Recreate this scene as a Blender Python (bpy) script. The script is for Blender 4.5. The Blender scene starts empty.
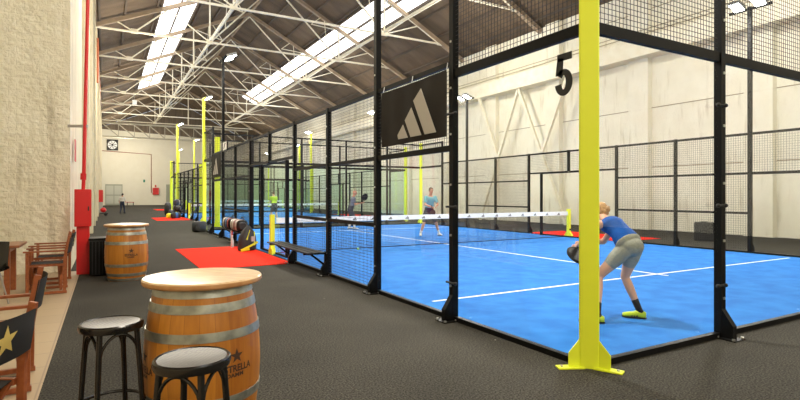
import bpy, bmesh, math, random
from mathutils import Vector, Matrix
random.seed(7)
PI = math.pi
col = bpy.context.scene.collection
SC = bpy.context.scene

# ------------------------------------------------------------------ materials
def new_mat(name):
    m = bpy.data.materials.new(name); m.use_nodes = True
    nt = m.node_tree; b = nt.nodes['Principled BSDF']
    return m, nt, b

def mat(name, c, rough=.5, metal=0., c2=None, scale=8., bump=0., bscale=None, spec=None, detail=4., stretch=None, lo=.35, hi=.65):
    m, nt, b = new_mat(name)
    b.inputs['Base Color'].default_value = (*c, 1)
    b.inputs['Roughness'].default_value = rough
    b.inputs['Metallic'].default_value = metal
    if spec is not None: b.inputs['Specular IOR Level'].default_value = spec
    tc = nt.nodes.new('ShaderNodeTexCoord'); src = tc.outputs['Object']
    if stretch:
        mp = nt.nodes.new('ShaderNodeMapping'); mp.inputs['Scale'].default_value = stretch
        nt.links.new(src, mp.inputs[0]); src = mp.outputs[0]
    if c2:
        n = nt.nodes.new('ShaderNodeTexNoise'); n.inputs['Scale'].default_value = scale; n.inputs['Detail'].default_value = detail
        nt.links.new(src, n.inputs['Vector'])
        r = nt.nodes.new('ShaderNodeValToRGB')
        r.color_ramp.elements[0].position = lo; r.color_ramp.elements[1].position = hi
        r.color_ramp.elements[0].color = (*c, 1); r.color_ramp.elements[1].color = (*c2, 1)
        nt.links.new(n.outputs['Fac'], r.inputs[0]); nt.links.new(r.outputs[0], b.inputs['Base Color'])
    if bump:
        n2 = nt.nodes.new('ShaderNodeTexNoise'); n2.inputs['Scale'].default_value = bscale or scale; n2.inputs['Detail'].default_value = 5
        nt.links.new(src, n2.inputs['Vector'])
        bp = nt.nodes.new('ShaderNodeBump'); bp.inputs['Strength'].default_value = bump; bp.inputs['Distance'].default_value = .02
        nt.links.new(n2.outputs['Fac'], bp.inputs['Height']); nt.links.new(bp.outputs[0], b.inputs['Normal'])
    return m

def emit(name, c, s):
    m, nt, b = new_mat(name)
    b.inputs['Base Color'].default_value = (*c, 1)
    b.inputs['Emission Color'].default_value = (*c, 1); b.inputs['Emission Strength'].default_value = s
    return m

def glass_mat(name, tint, refl):
    m = bpy.data.materials.new(name); m.use_nodes = True; nt = m.node_tree; nt.nodes.clear()
    o = nt.nodes.new('ShaderNodeOutputMaterial'); mx = nt.nodes.new('ShaderNodeMixShader')
    t = nt.nodes.new('ShaderNodeBsdfTransparent'); t.inputs[0].default_value = (*tint, 1)
    g = nt.nodes.new('ShaderNodeBsdfGlossy'); g.inputs['Roughness'].default_value = .02
    fr = nt.nodes.new('ShaderNodeFresnel'); fr.inputs[0].default_value = 1.35
    mu = nt.nodes.new('ShaderNodeMath'); mu.operation = 'MULTIPLY'; mu.inputs[1].default_value = refl
    nt.links.new(fr.outputs[0], mu.inputs[0]); nt.links.new(mu.outputs[0], mx.inputs[0])
    nt.links.new(t.outputs[0], mx.inputs[1]); nt.links.new(g.outputs[0], mx.inputs[2]); nt.links.new(mx.outputs[0], o.inputs[0])
    return m

def wall_mat(name, c, c2, brick=None, bump=.25, bscale=6, stain=None):
    """painted masonry: mottled colour, optional faint courses of block"""
    m, nt, b = new_mat(name); b.inputs['Roughness'].default_value = .85
    tc = nt.nodes.new('ShaderNodeTexCoord')
    n = nt.nodes.new('ShaderNodeTexNoise'); n.inputs['Scale'].default_value = .9; n.inputs['Detail'].default_value = 9; n.inputs['Roughness'].default_value = .7
    nt.links.new(tc.outputs['Object'], n.inputs['Vector'])
    r = nt.nodes.new('ShaderNodeValToRGB'); r.color_ramp.elements[0].position = .3; r.color_ramp.elements[1].position = .62
    r.color_ramp.elements[0].color = (*c2, 1); r.color_ramp.elements[1].color = (*c, 1)
    nt.links.new(n.outputs['Fac'], r.inputs[0]); outc = r.outputs[0]
    if stain:
        mp = nt.nodes.new('ShaderNodeMapping'); mp.inputs['Scale'].default_value = (2.5, 2.5, .35); nt.links.new(tc.outputs['Object'], mp.inputs[0])
        s = nt.nodes.new('ShaderNodeTexNoise'); s.inputs['Scale'].default_value = 1.6; s.inputs['Detail'].default_value = 8; nt.links.new(mp.outputs[0], s.inputs['Vector'])
        rr = nt.nodes.new('ShaderNodeValToRGB'); rr.color_ramp.elements[0].position = .57; rr.color_ramp.elements[1].position = .70
        rr.color_ramp.elements[0].color = (0, 0, 0, 1); rr.color_ramp.elements[1].color = (.75, .75, .75, 1)
        nt.links.new(s.outputs['Fac'], rr.inputs[0])
        mx = nt.nodes.new('ShaderNodeMixRGB'); mx.inputs[2].default_value = (*stain, 1)
        nt.links.new(rr.outputs[0], mx.inputs[0]); nt.links.new(outc, mx.inputs[1]); outc = mx.outputs[0]
    nt.links.new(outc, b.inputs['Base Color'])
    n2 = nt.nodes.new('ShaderNodeTexNoise'); n2.inputs['Scale'].default_value = bscale; n2.inputs['Detail'].default_value = 6
    nt.links.new(tc.outputs['Object'], n2.inputs['Vector'])
    bp = nt.nodes.new('ShaderNodeBump'); bp.inputs['Strength'].default_value = bump; bp.inputs['Distance'].default_value = .06
    h = n2.outputs['Fac']
    if brick:
        mp = nt.nodes.new('ShaderNodeMapping'); mp.inputs['Rotation'].default_value = brick
        nt.links.new(tc.outputs['Object'], mp.inputs[0])
        bk = nt.nodes.new('ShaderNodeTexBrick'); bk.inputs['Scale'].default_value = 2.1; bk.inputs['Mortar Size'].default_value = .018; bk.inputs['Mortar Smooth'].default_value = .6
        nt.links.new(mp.outputs[0], bk.inputs['Vector'])
        ad = nt.nodes.new('ShaderNodeMath'); ad.operation = 'MULTIPLY_ADD'; ad.inputs[1].default_value = -.07; nt.links.new(bk.outputs['Fac'], ad.inputs[0]); nt.links.new(h, ad.inputs[2]); h = ad.outputs[0]
    nt.links.new(h, bp.inputs['Height']); nt.links.new(bp.outputs[0], b.inputs['Normal'])
    return m

def wood_mat(name, c, c2, rough=.4, sc=(2, 2, 18), scale=3):
    return mat(name, c, rough, 0, c2, scale, .1, scale, stretch=sc, detail=6, lo=.3, hi=.7)

def carpet_mat():
    m, nt, b = new_mat('charcoal_carpet'); b.inputs['Roughness'].default_value = .95; b.inputs['Specular IOR Level'].default_value = .15
    tc = nt.nodes.new('ShaderNodeTexCoord')
    n = nt.nodes.new('ShaderNodeTexNoise'); n.inputs['Scale'].default_value = 70; n.inputs['Detail'].default_value = 3
    n3 = nt.nodes.new('ShaderNodeTexNoise'); n3.inputs['Scale'].default_value = 1.1; n3.inputs['Detail'].default_value = 5
    nt.links.new(tc.outputs['Object'], n.inputs['Vector']); nt.links.new(tc.outputs['Object'], n3.inputs['Vector'])
    r = nt.nodes.new('ShaderNodeValToRGB'); r.color_ramp.elements[0].position = .38; r.color_ramp.elements[1].position = .68
    r.color_ramp.elements[0].color = (.024, .022, .018, 1); r.color_ramp.elements[1].color = (.118, .108, .086, 1)
    nt.links.new(n.outputs['Fac'], r.inputs[0])
    mx = nt.nodes.new('ShaderNodeMixRGB'); mx.blend_type = 'MULTIPLY'; mx.inputs[0].default_value = .5
    nt.links.new(r.outputs[0], mx.inputs[1]); nt.links.new(n3.outputs['Fac'], mx.inputs[2])
    # sparse pale lint
    v = nt.nodes.new('ShaderNodeTexVoronoi'); v.inputs['Scale'].default_value = 2.4; nt.links.new(tc.outputs['Object'], v.inputs['Vector'])
    lt = nt.nodes.new('ShaderNodeMath'); lt.operation = 'LESS_THAN'; lt.inputs[1].default_value = .022; nt.links.new(v.outputs['Distance'], lt.inputs[0])
    mx2 = nt.nodes.new('ShaderNodeMixRGB'); mx2.inputs[2].default_value = (.4, .38, .33, 1)
    nt.links.new(lt.outputs[0], mx2.inputs[0]); nt.links.new(mx.outputs[0], mx2.inputs[1])
    nt.links.new(mx2.outputs[0], b.inputs['Base Color'])
    bp = nt.nodes.new('ShaderNodeBump'); bp.inputs['Strength'].default_value = .4; bp.inputs['Distance'].default_value = .006
    nt.links.new(n.outputs['Fac'], bp.inputs['Height']); nt.links.new(bp.outputs[0], b.inputs['Normal'])
    return m

def roof_mat():
    m, nt, b = new_mat('brown_roof_boards'); b.inputs['Roughness'].default_value = .8
    tc = nt.nodes.new('ShaderNodeTexCoord')
    mp = nt.nodes.new('ShaderNodeMapping'); mp.inputs['Scale'].default_value = (.3, 1., .3); nt.links.new(tc.outputs['Object'], mp.inputs[0])
    n = nt.nodes.new('ShaderNodeTexNoise'); n.inputs['Scale'].default_value = 1.2; n.inputs['Detail'].default_value = 7
    nt.links.new(mp.outputs[0], n.inputs['Vector'])
    r = nt.nodes.new('ShaderNodeValToRGB'); r.color_ramp.elements[0].position = .3; r.color_ramp.elements[1].position = .7
    r.color_ramp.elements[0].color = (.095, .066, .040, 1); r.color_ramp.elements[1].color = (.18, .125, .078, 1)
    nt.links.new(n.outputs['Fac'], r.inputs[0]); nt.links.new(r.outputs[0], b.inputs['Base Color'])
    w = nt.nodes.new('ShaderNodeTexWave'); w.bands_direction = 'Y'; w.inputs['Scale'].default_value = 3.; nt.links.new(tc.outputs['Object'], w.inputs['Vector'])
    bp = nt.nodes.new('ShaderNodeBump'); bp.inputs['Strength'].default_value = .6; bp.inputs['Distance'].default_value = .06
    nt.links.new(w.outputs['Fac'], bp.inputs['Height']); nt.links.new(bp.outputs[0], b.inputs['Normal'])
    return m

def tile_mat():
    m, nt, b = new_mat('tan_floor_tiles'); b.inputs['Roughness'].default_value = .45
    tc = nt.nodes.new('ShaderNodeTexCoord')
    bk = nt.nodes.new('ShaderNodeTexBrick'); bk.offset = 0; bk.inputs['Scale'].default_value = 1.; bk.inputs['Brick Width'].default_value = .45; bk.inputs['Row Height'].default_value = .45
    bk.inputs['Mortar Size'].default_value = .006
    bk.inputs['Color1'].default_value = (.42, .31, .185, 1); bk.inputs['Color2'].default_value = (.38, .28, .17, 1); bk.inputs['Mortar'].default_value = (.28, .21, .14, 1)
    nt.links.new(tc.outputs['Object'], bk.inputs['Vector']); nt.links.new(bk.outputs['Color'], b.inputs['Base Color'])
    return m

def stave_mat():
    """oak staves: vertical joints by angle, grain along the stave"""
    m, nt, b = new_mat('oak_barrel_staves'); b.inputs['Roughness'].default_value = .38
    tc = nt.nodes.new('ShaderNodeTexCoord'); sp = nt.nodes.new('ShaderNodeSeparateXYZ'); nt.links.new(tc.outputs['Object'], sp.inputs[0])
    at = nt.nodes.new('ShaderNodeMath'); at.operation = 'ARCTAN2'; nt.links.new(sp.outputs[1], at.inputs[0]); nt.links.new(sp.outputs[0], at.inputs[1])
    ml = nt.nodes.new('ShaderNodeMath'); ml.operation = 'MULTIPLY'; ml.inputs[1].default_value = 24 / (2 * PI); nt.links.new(at.outputs[0], ml.inputs[0])
    fl = nt.nodes.new('ShaderNodeMath'); fl.operation = 'FLOOR'; nt.links.new(ml.outputs[0], fl.inputs[0])
    fc = nt.nodes.new('ShaderNodeMath'); fc.operation = 'FRACT'; nt.links.new(ml.outputs[0], fc.inputs[0])
    wn = nt.nodes.new('ShaderNodeTexWhiteNoise'); wn.noise_dimensions = '1D'; nt.links.new(fl.outputs[0], wn.inputs['W'])
    mp = nt.nodes.new('ShaderNodeMapping'); mp.inputs['Scale'].default_value = (14, 14, 1.2); nt.links.new(tc.outputs['Object'], mp.inputs[0])
    n = nt.nodes.new('ShaderNodeTexNoise'); n.inputs['Scale'].default_value = 2.5; n.inputs['Detail'].default_value = 6; nt.links.new(mp.outputs[0], n.inputs['Vector'])
    ad = nt.nodes.new('ShaderNodeMath'); ad.operation = 'ADD'; nt.links.new(wn.outputs['Value'], ad.inputs[0]); nt.links.new(n.outputs['Fac'], ad.inputs[1])
    hf = nt.nodes.new('ShaderNodeMath'); hf.operation = 'MULTIPLY'; hf.inputs[1].default_value = .5; nt.links.new(ad.outputs[0], hf.inputs[0])
    r = nt.nodes.new('ShaderNodeValToRGB'); r.color_ramp.elements[0].position = .15; r.color_ramp.elements[1].position = .85
    r.color_ramp.elements[0].color = (.29, .085, .008, 1); r.color_ramp.elements[1].color = (.64, .265, .030, 1)
    nt.links.new(hf.outputs[0], r.inputs[0])
    lt = nt.nodes.new('ShaderNodeMath'); lt.operation = 'LESS_THAN'; lt.inputs[1].default_value = .022; nt.links.new(fc.outputs[0], lt.inputs[0])
    mx = nt.nodes.new('ShaderNodeMixRGB'); mx.inputs[2].default_value = (.24, .08, .015, 1); nt.links.new(lt.outputs[0], mx.inputs[0]); nt.links.new(r.outputs[0], mx.inputs[1])
    nt.links.new(mx.outputs[0], b.inputs['Base Color'])
    return m

def cane_mat():
    m, nt, b = new_mat('woven_stool_seat'); b.inputs['Roughness'].default_value = .36; b.inputs['Specular IOR Level'].default_value = .4
    tc = nt.nodes.new('ShaderNodeTexCoord')
    mp = nt.nodes.new('ShaderNodeMapping'); mp.inputs['Rotation'].default_value = (0, 0, .8); nt.links.new(tc.outputs['Object'], mp.inputs[0])
    ck = nt.nodes.new('ShaderNodeTexChecker'); ck.inputs['Scale'].default_value = 75; nt.links.new(mp.outputs[0], ck.inputs[0])
    ck.inputs[1].default_value = (.07, .062, .048, 1); ck.inputs[2].default_value = (.015, .013, .011, 1)
    nt.links.new(ck.outputs[0], b.inputs['Base Color'])
    bp = nt.nodes.new('ShaderNodeBump'); bp.inputs['Strength'].default_value = .5; bp.inputs['Distance'].default_value = .003
    nt.links.new(ck.outputs[1], bp.inputs['Height']); nt.links.new(bp.outputs[0], b.inputs['Normal'])
    return m

M = {}
M['yellow'] = mat('fluorescent_yellow_paint', (.84, .93, .04), .42)
M['black'] = mat('black_powder_coat', (.005, .005, .005), .5, spec=.14)
M['wire'] = mat('black_wire', (.02, .018, .016), .5)
M['bolt'] = mat('zinc_bolt', (.6, .6, .58), .3, .8)
M['rubber'] = mat('black_rubber', (.014, .014, .014), .7)
M['glass'] = glass_mat('court_glass', (.985, .992, .985), .12)
M['glass_far'] = glass_mat('court_glass_green', (.935, .985, .96), .3)
M['turf'] = mat('blue_turf', (.018, .150, .50), .9, 0, (.030, .205, .60), 3.0, .25, 160, spec=.2)
M['line'] = mat('white_line_paint', (.80, .84, .88), .8)
M['carpet'] = carpet_mat()
M['red_carpet'] = mat('red_carpet', (.80, .018, .006), .9, 0, (.9, .03, .008), 30, .3, 120, spec=.1)
M['tile'] = tile_mat()
M['pier'] = wall_mat('whitewashed_pier', (.80, .76, .60), (.66, .61, .45), (PI / 2, 0, 0), 1., 9, (.46, .41, .29))
M['plaster_l'] = wall_mat('left_wall_plaster', (.74, .68, .52), (.60, .54, .38), None, .4, 5, (.33, .30, .24))
M['plaster_b'] = wall_mat('back_wall_plaster', (.84, .81, .69), (.80, .76, .63), None, .05, 3)
M['plaster_r'] = wall_mat('right_wall_plaster', (.86, .83, .71), (.78, .74, .61), None, .12, 4, (.60, .55, .42))
M['groove'] = mat('wall_joint', (.36, .31, .22), .9)
M['cream_steel'] = mat('cream_painted_steel', (.86, .82, .68), .55, 0, (.80, .74, .58), 3)
M['rafter'] = mat('tan_painted_rafter', (.40, .31, .215), .7, 0, (.29, .22, .15), 1.6)
M['purlin'] = mat('dark_purlin', (.10, .075, .055), .8)
M['girder'] = mat('grey_girder', (.50, .47, .38), .7, 0, (.42, .39, .31), 2)
M['roof'] = roof_mat()
M['gable'] = mat('brown_gable_sheeting', (.13, .10, .072), .8, 0, (.19, .15, .11), 1.5, stretch=(3, 1, .2))
M['skylight'] = emit('daylit_translucent_sheet', (1., .99, .96), 2.8)
M['lens'] = emit('lamp_lens', (.96, 1., .98), 30.)
M['lamp'] = mat('lamp_housing', (.25, .26, .26), .4, .6)
M['red_paint'] = mat('red_paint', (.62, .008, .010), .35)
M['pipe_brown'] = mat('rust_red_pipe', (.32, .09, .04), .5)
M['steel'] = mat('galvanised_hoop', (.42, .43, .38), .38, .75, (.25, .26, .23), 12)
M['stave'] = stave_mat()
M['disc'] = wood_mat('pale_birch_top', (.58, .36, .17), (.80, .60, .36), .3, (3, 9, 3), 2.4)
M['disc_edge'] = mat('worn_top_edge', (.50, .24, .09), .4, 0, (.62, .34, .15), 10)
M['print'] = mat('burnt_print', (.045, .018, .008), .6)
M['gloss_black'] = mat('black_lacquer', (.010, .009, .008), .22)
M['cane'] = cane_mat()
M['chair_wood'] = wood_mat('red_brown_wood', (.24, .058, .017), (.34, .10, .03), .35, (6, 6, 6), 4)
M['table_wood'] = wood_mat('brown_table_wood', (.22, .075, .035), (.30, .12, .055), .3, (4, 1.5, 4), 3)
M['canvas'] = mat('black_canvas', (.012, .011, .011), .8)
M['star'] = mat('gold_star_print', (.62, .46, .12), .7)
M['banner'] = mat('dark_banner_cloth', (.014, .011, .008), .9, 0, (.019, .015, .011), 3, .3, 2.5)
M['logo'] = mat('pale_grey_logo', (.50, .47, .42), .8)
M['white'] = mat('white_vinyl', (.85, .86, .87), .5)
M['net'] = mat('dark_net_cord', (.015, .02, .03), .8)
M['skin'] = mat('skin', (.72, .40, .27), .55)
M['skin_tan'] = mat('tanned_skin', (.52, .25, .15), .5)
M['hair_blond'] = mat('dark_blond_hair', (.36, .18, .06), .6, 0, (.60, .36, .14), 40, .5, 60)
M['hair_dark'] = mat('dark_hair', (.02, .014, .01), .5)
M['hair_brown'] = mat('brown_hair', (.09, .045, .02), .6)
M['blue_top'] = mat('blue_sport_top', (.004, .07, .33), .75, 0, (.006, .09, .40), 12, spec=.15)
M['grey_shorts'] = mat('grey_green_shorts', (.30, .31, .26), .75, 0, (.36, .37, .31), 30)
M['teal_shirt'] = mat('pale_teal_shirt', (.16, .42, .44), .7)
M['grey_shirt'] = mat('slate_shirt', (.13, .14, .17), .7)
M['dark_cloth'] = mat('charcoal_shorts', (.035, .035, .045), .75)
M['blue_jeans'] = mat('dark_trousers', (.03, .04, .08), .8)
M['white_cloth'] = mat('white_cotton', (.72, .70, .64), .8)
M['sock'] = mat('black_sock', (.012, .012, .014), .85)
M['shoe_y'] = mat('lime_shoe', (.55, .72, .02), .5)
M['shoe_w'] = mat('white_shoe', (.75, .72, .62), .5)
M['racket'] = mat('black_carbon_racket', (.012, .011, .011), .55, spec=.2)
M['ball'] = mat('tennis_ball_felt', (.45, .75, .25), .9)
M['bag_black'] = mat('black_bag_fabric', (.018, .018, .018), .6)
M['bag_yellow'] = mat('yellow_bag_trim', (.75, .75, .02), .5)
M['bag_red'] = mat('red_bag_panel', (.45, .04, .03), .5)
M['bag_grey'] = mat('pale_bag_panel', (.45, .38, .33), .5)
M['bag_blue'] = mat('blue_bag_panel', (.03, .14, .45), .5)
M['cyan'] = mat('cyan_cloth', (.05, .45, .55), .7)
M['plastic'] = mat('clear_grey_plastic', (.50, .58, .58), .2)
M['door'] = mat('grey_green_door', (.36, .37, .30), .6)
M['pane'] = mat('frosted_pane', (.55, .56, .48), .3)
M['dark'] = mat('near_black', (.01, .01, .01), .6)
M['grey_tube'] = mat('grey_metal_tube', (.40, .38, .36), .3, .6)
M['green_sign'] = mat('green_sign', (.03, .25, .15), .6)
M['red_plastic'] = mat('red_plastic', (.5, .03, .02), .5)

# ------------------------------------------------------------------ mesh helpers
class MB:
    def __init__(s): s.v = []; s.f = []; s.m = []; s.cur = 0
    def add(s, vs, fs):
        o = len(s.v); s.v += [tuple(v) for v in vs]
        s.f += [tuple(i + o for i in f) for f in fs]; s.m += [s.cur] * len(fs); return s
    def mi(s, i): s.cur = i; return s
    def box(s, x0, x1, y0, y1, z0, z1):
        return s.add([(x0, y0, z0), (x1, y0, z0), (x1, y1, z0), (x0, y1, z0), (x0, y0, z1), (x1, y0, z1), (x1, y1, z1), (x0, y1, z1)],
                     [(0, 3, 2, 1), (4, 5, 6, 7), (0, 1, 5, 4), (1, 2, 6, 5), (2, 3, 7, 6), (3, 0, 4, 7)])
    def bar(s, p0, p1, w, h, up=(0, 0, 1)):
        p0 = Vector(p0); p1 = Vector(p1); d = (p1 - p0).normalized(); u = Vector(up)
        if abs(d.dot(u)) > .98: u = Vector((0, 1, 0))
        a = d.cross(u).normalized() * w / 2; b = a.cross(d).normalized() * h / 2
        vs = [p + sa * a + sb * b for p in (p0, p1) for sa, sb in ((-1, -1), (1, -1), (1, 1), (-1, 1))]
        return s.add(vs, [(0, 1, 2, 3), (7, 6, 5, 4), (0, 4, 5, 1), (1, 5, 6, 2), (2, 6, 7, 3), (3, 7, 4, 0)])
    def tube(s, pts, r, n=8, closed=False, caps=True):
        pts = [Vector(p) for p in pts]; N = len(pts); rs = r if isinstance(r, (list, tuple)) else [r] * N
        o = len(s.v); prev = None; vs = []
        for i, p in enumerate(pts):
            if closed: d = pts[(i + 1) % N] - pts[i - 1]
            else: d = pts[min(i + 1, N - 1)] - pts[max(i - 1, 0)]
            d.normalize()
            if prev is None:
                a = d.orthogonal().normalized()
            else:
                a = (prev - d * prev.dot(d)).normalized()
            prev = a; b = d.cross(a)
            for k in range(n):
                t = 2 * PI * k / n; vs.append(p + (a * math.cos(t) + b * math.sin(t)) * rs[i])
        fs = []
        for i in range(N if closed else N - 1):
            j = (i + 1) % N
            for k in range(n):
                q = (k + 1) % n; fs.append((i * n + k, i * n + q, j * n + q, j * n + k))
        if caps and not closed:
            fs.append(tuple(range(n - 1, -1, -1))); fs.append(tuple((N - 1) * n + k for k in range(n)))
        return s.add(vs, fs)
    def lathe(s, prof, n=48, c=(0, 0, 0), cap=True):
        vs = []; fs = []
        for r, z in prof:
            for k in range(n):
                t = 2 * PI * k / n; vs.append((c[0] + r * math.cos(t), c[1] + r * math.sin(t), c[2] + z))
        for i in range(len(prof) - 1):
            for k in range(n):
                q = (k + 1) % n; fs.append((i * n + k, i * n + q, (i + 1) * n + q, (i + 1) * n + k))
        if cap and prof[0][0] > 1e-4: fs.append(tuple(range(n - 1, -1, -1)))
        if cap and prof[-1][0] > 1e-4: fs.append(tuple((len(prof) - 1) * n + k for k in range(n)))
        return s.add(vs, fs)
    def prism(s, poly, axis, t0, t1):
        """extrude 2-D polygon along axis 'x','y' or 'z'"""
        def P(a, b, t): return {'x': (t, a, b), 'y': (a, t, b), 'z': (a, b, t)}[axis]
        n = len(poly); vs = [P(a, b, t0) for a, b in poly] + [P(a, b, t1) for a, b in poly]
        fs = [tuple(range(n - 1, -1, -1)), tuple(range(n, 2 * n))] + [(i, (i + 1) % n, n + (i + 1) % n, n + i) for i in range(n)]
        return s.add(vs, fs)
    def ball(s, c, r, n=12, m=8, sc=(1, 1, 1), R=None):
        vs = []; fs = []
        for i in range(m + 1):
            ph = PI * i / m
            for k in range(n):
                t = 2 * PI * k / n
                v = Vector((r * sc[0] * math.sin(ph) * math.cos(t), r * sc[1] * math.sin(ph) * math.sin(t), r * sc[2] * math.cos(ph)))
                if R is not None: v = R @ v
                vs.append(v + Vector(c))
        for i in range(m):
            for k in range(n):
                q = (k + 1) % n; fs.append((i * n + k, (i + 1) * n + k, (i + 1) * n + q, i * n + q))
        return s.add(vs, fs)
    def build(s, name, mats, parent=None, org=(0, 0, 0), smooth=False, bevel=0):
        me = bpy.data.meshes.new(name)
        ox, oy, oz = org
        me.from_pydata([(x - ox, y - oy, z - oz) for x, y, z in s.v], [], s.f)
        if not isinstance(mats, (list, tuple)): mats = [mats]
        for m in mats: me.materials.append(m)
        for p, i in zip(me.polygons, s.m): p.material_index = i; p.use_smooth = smooth
        bm = bmesh.new(); bm.from_mesh(me)
        bmesh.ops.remove_doubles(bm, verts=bm.verts, dist=1e-5) if smooth else None
        bmesh.ops.recalc_face_normals(bm, faces=bm.faces); bm.to_mesh(me); bm.free()
        if smooth:
            try: me.set_sharp_from_angle(angle=math.radians(40))
            except Exception: pass
        o = bpy.data.objects.new(name, me); col.objects.link(o)
        if parent is not None: o.parent = parent
        else: o.location = org
        if bevel:
            bv = o.modifiers.new('bevel', 'BEVEL'); bv.width = bevel; bv.segments = 2; bv.limit_method = 'ANGLE'
        return o

def thing(name, label, cat, loc=(0, 0, 0), rz=0, group=None):
    o = bpy.data.objects.new(name, None); col.objects.link(o); o.empty_display_size = .1
    o.location = loc; o.rotation_euler = (0, 0, rz); o['label'] = label; o['category'] = cat
    if group: o['group'] = group
    return o
def tag(o, label, cat, group=None, kind=None):
    o['label'] = label; o['category'] = cat
    if group: o['group'] = group
    if kind: o['kind'] = kind
    return o
def struct(o, label=None):
    o['kind'] = 'structure'
    if label: o['label'] = label
    return o
def copy_tree(o, parent=None):
    c = o.copy(); col.objects.link(c)
    if parent is not None: c.parent = parent
    for ch in list(o.children): copy_tree(ch, c)
    return c

# ------------------------------------------------------------------ key dimensions
X0, X1, Y0, ST = 3.60, 14.30, 3.03, 1.98
YN = Y0 + 5 * ST; Y2 = Y0 + 10 * ST
WL, WR = -.60, 20.6            # hall walls
XR = 10.0; ZR = 16.0; ZE = 11.35; ZT = 11.28
YB, YF, YP = 88., -12., 11.9
ZER = 10.45                    # the right eave sits lower
def roof_z(x): return ZR - (ZR - (ZE if x < XR else ZER)) * abs(x - XR) / (WR - XR)

# ------------------------------------------------------------------ setting
struct(MB().box(-.43, WR, YF, YB, -.2, 0).build('floor', M['carpet'], org=(0, 0, 0)), 'charcoal speckled carpet floor of the hall')
struct(MB().box(-6, -.43, YF, YP, -.2, .002).build('floor', M['tile']), 'tan tiled floor strip under the wooden chairs')
struct(MB().box(WL, -.43, YP, YB, -.2, 0).build('floor', M['carpet']), 'carpet strip along the left wall')
struct(MB().box(-6, WL, YP, YP + .5, 0, ZE).build('wall_left', M['pier'], org=(-3, YP, 0)), 'rough whitewashed wall facing the terrace chairs')
w = MB().box(WL - .4, WL, YP + .5, YB, 0, ZE)
struct(w.build('wall_left', M['plaster_l'], org=(WL, 30, 0)), 'long cream left wall of the hall')
for i, y in enumerate((17.6, 23.4, 29.2, 35, 42, 49, 56, 63, 70, 77)):
    struct(MB().box(WL, WL + .17, y, y + .75, 0, ZE).build('trim_%d' % (i + 1), M['plaster_l'], org=(WL, y, 0)), 'pilaster on the left wall')
struct(MB().box(-6.2, -6, YF, YP, 0, ZE).build('wall_left', M['plaster_l']), 'wall behind the terrace, out of view')
struct(MB().box(-6.2, WR + .3, YF - .2, YF, 0, ZR).build('wall_front', M['plaster_b']), 'wall behind the viewer')
struct(MB().box(WL - .4, WR + .3, YB, YB + .2, 0, ZE).build('wall_back', M['plaster_b'], org=(10, YB, 0)), 'cream end wall of the hall')
struct(MB().prism([(WL - .4, ZE), (WR + .3, ZER - .1), (XR, ZR + .1)], 'y', YB - .6, YB + .2).build('wall_back', M['gable'], org=(10, YB, 0)), 'brown sheeted gable above the end wall')
struct(MB().box(WR, WR + .3, YF, YB, 0, ZER + .15).build('wall_right', M['plaster_r'], org=(WR, 10, 0)), 'cream right wall of the hall')
n = 20
for y in (-1, 4.1, 9.2, 14.0, 19.0, 24.0, 29.1, 34.2, 39.3, 44.4, 51, 58, 65, 72, 79):
    n += 1
    struct(MB().box(WR - .28, WR, y, y + .95, 0, ZER + .1).build('trim_%d' % n, M['plaster_r'], org=(WR, y, 0)), 'pilaster on the right wall')
n += 1
struct(MB().box(WR - .75, WR, YF, YB, 7.45, 8.25).build('trim_%d' % n, M['cream_steel'], org=(WR, 10, 8)), 'projecting cream beam along the right wall')
for z in (5.27, 2.7, 9.6):
    n += 1
    struct(MB().box(WR - .012, WR, YF, YB, z, z + .035).build('trim_%d' % n, M['groove'], org=(WR, 10, z)), 'thin joint line along the right wall')
for z, dx in ((8.42, .60), (8.60, .55)):
    n += 1
    struct(MB().tube([(WR - dx, YF, z), (WR - dx, YB, z)], .02, 6).build('trim_%d' % n, M['groove'], org=(WR, 10, z)), 'thin conduit above the beam on the right wall')
n += 1
struct(MB().box(WL - .4, WL + .1, YF if False else YP, YB, ZE - .15, ZE + .1).build('trim_%d' % n, M['girder'], org=(WL, 10, ZE)), 'wall plate along the left eave')

# roof slopes with skylight openings
def slope(xa, xb, ya, yb, name, m, th=.12, lab=None):
    za, zb = roof_z(xa) + .28, roof_z(xb) + .28
    o = MB().prism([(xa, za), (xb, zb), (xb, zb + th), (xa, za + th)], 'y', ya, yb).build(name, m, org=(xa, ya, za))
    return struct(o, lab)
SL = (3.0, 5.3); SR = (14.6, 16.4); SY = 65.5
for (a, b) in ((-6.2, SL[0]), (SL[1], XR), (XR, SR[0]), (SR[1], WR + .3)): slope(a, b, YF, YB, 'ceiling', M['roof'], lab='brown boarded underside of the pitched roof')
slope(SL[0], SL[1], SY, YB, 'ceiling', M['roof']); slope(SR[0], SR[1], SY, YB, 'ceiling', M['roof'])
for i, (a, b, lb) in enumerate(((SL[0], SL[1], 'left bright skylight strip in the roof'), (SR[0], SR[1], 'right bright skylight strip in the roof'))):
    wnd = slope(a, b, YF, SY, 'window_%d' % (i + 1), M['skylight'], .04, lb)
    fb = MB()
    for x in (a, (a + b) / 2, b):
        z = roof_z(x) + .20; fb.bar((x, YF, z), (x, SY, z), .11 if x != (a + b) / 2 else .08, .16)
    fb.bar((a, SY, roof_z(a) + .2), (b, SY, roof_z(b) + .2), .12, .16)
    fr = fb.build('window_frame', M['purlin'], wnd, org=tuple(wnd.location))
n = 50
for x in (-.3, 1.0, 2.75, 5.6, 7.2, 8.7, 11.5, 13.0, 14.4, 17.15, 18.6, 20.1):
    n += 1; z = roof_z(x) + .20
    struct(MB().bar((x, YF, z), (x, YB, z), .10, .14).build('trim_%d' % n, M['purlin'], org=(x, 0, z)), 'dark roof purlin running the length of the hall')
n += 1
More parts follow.
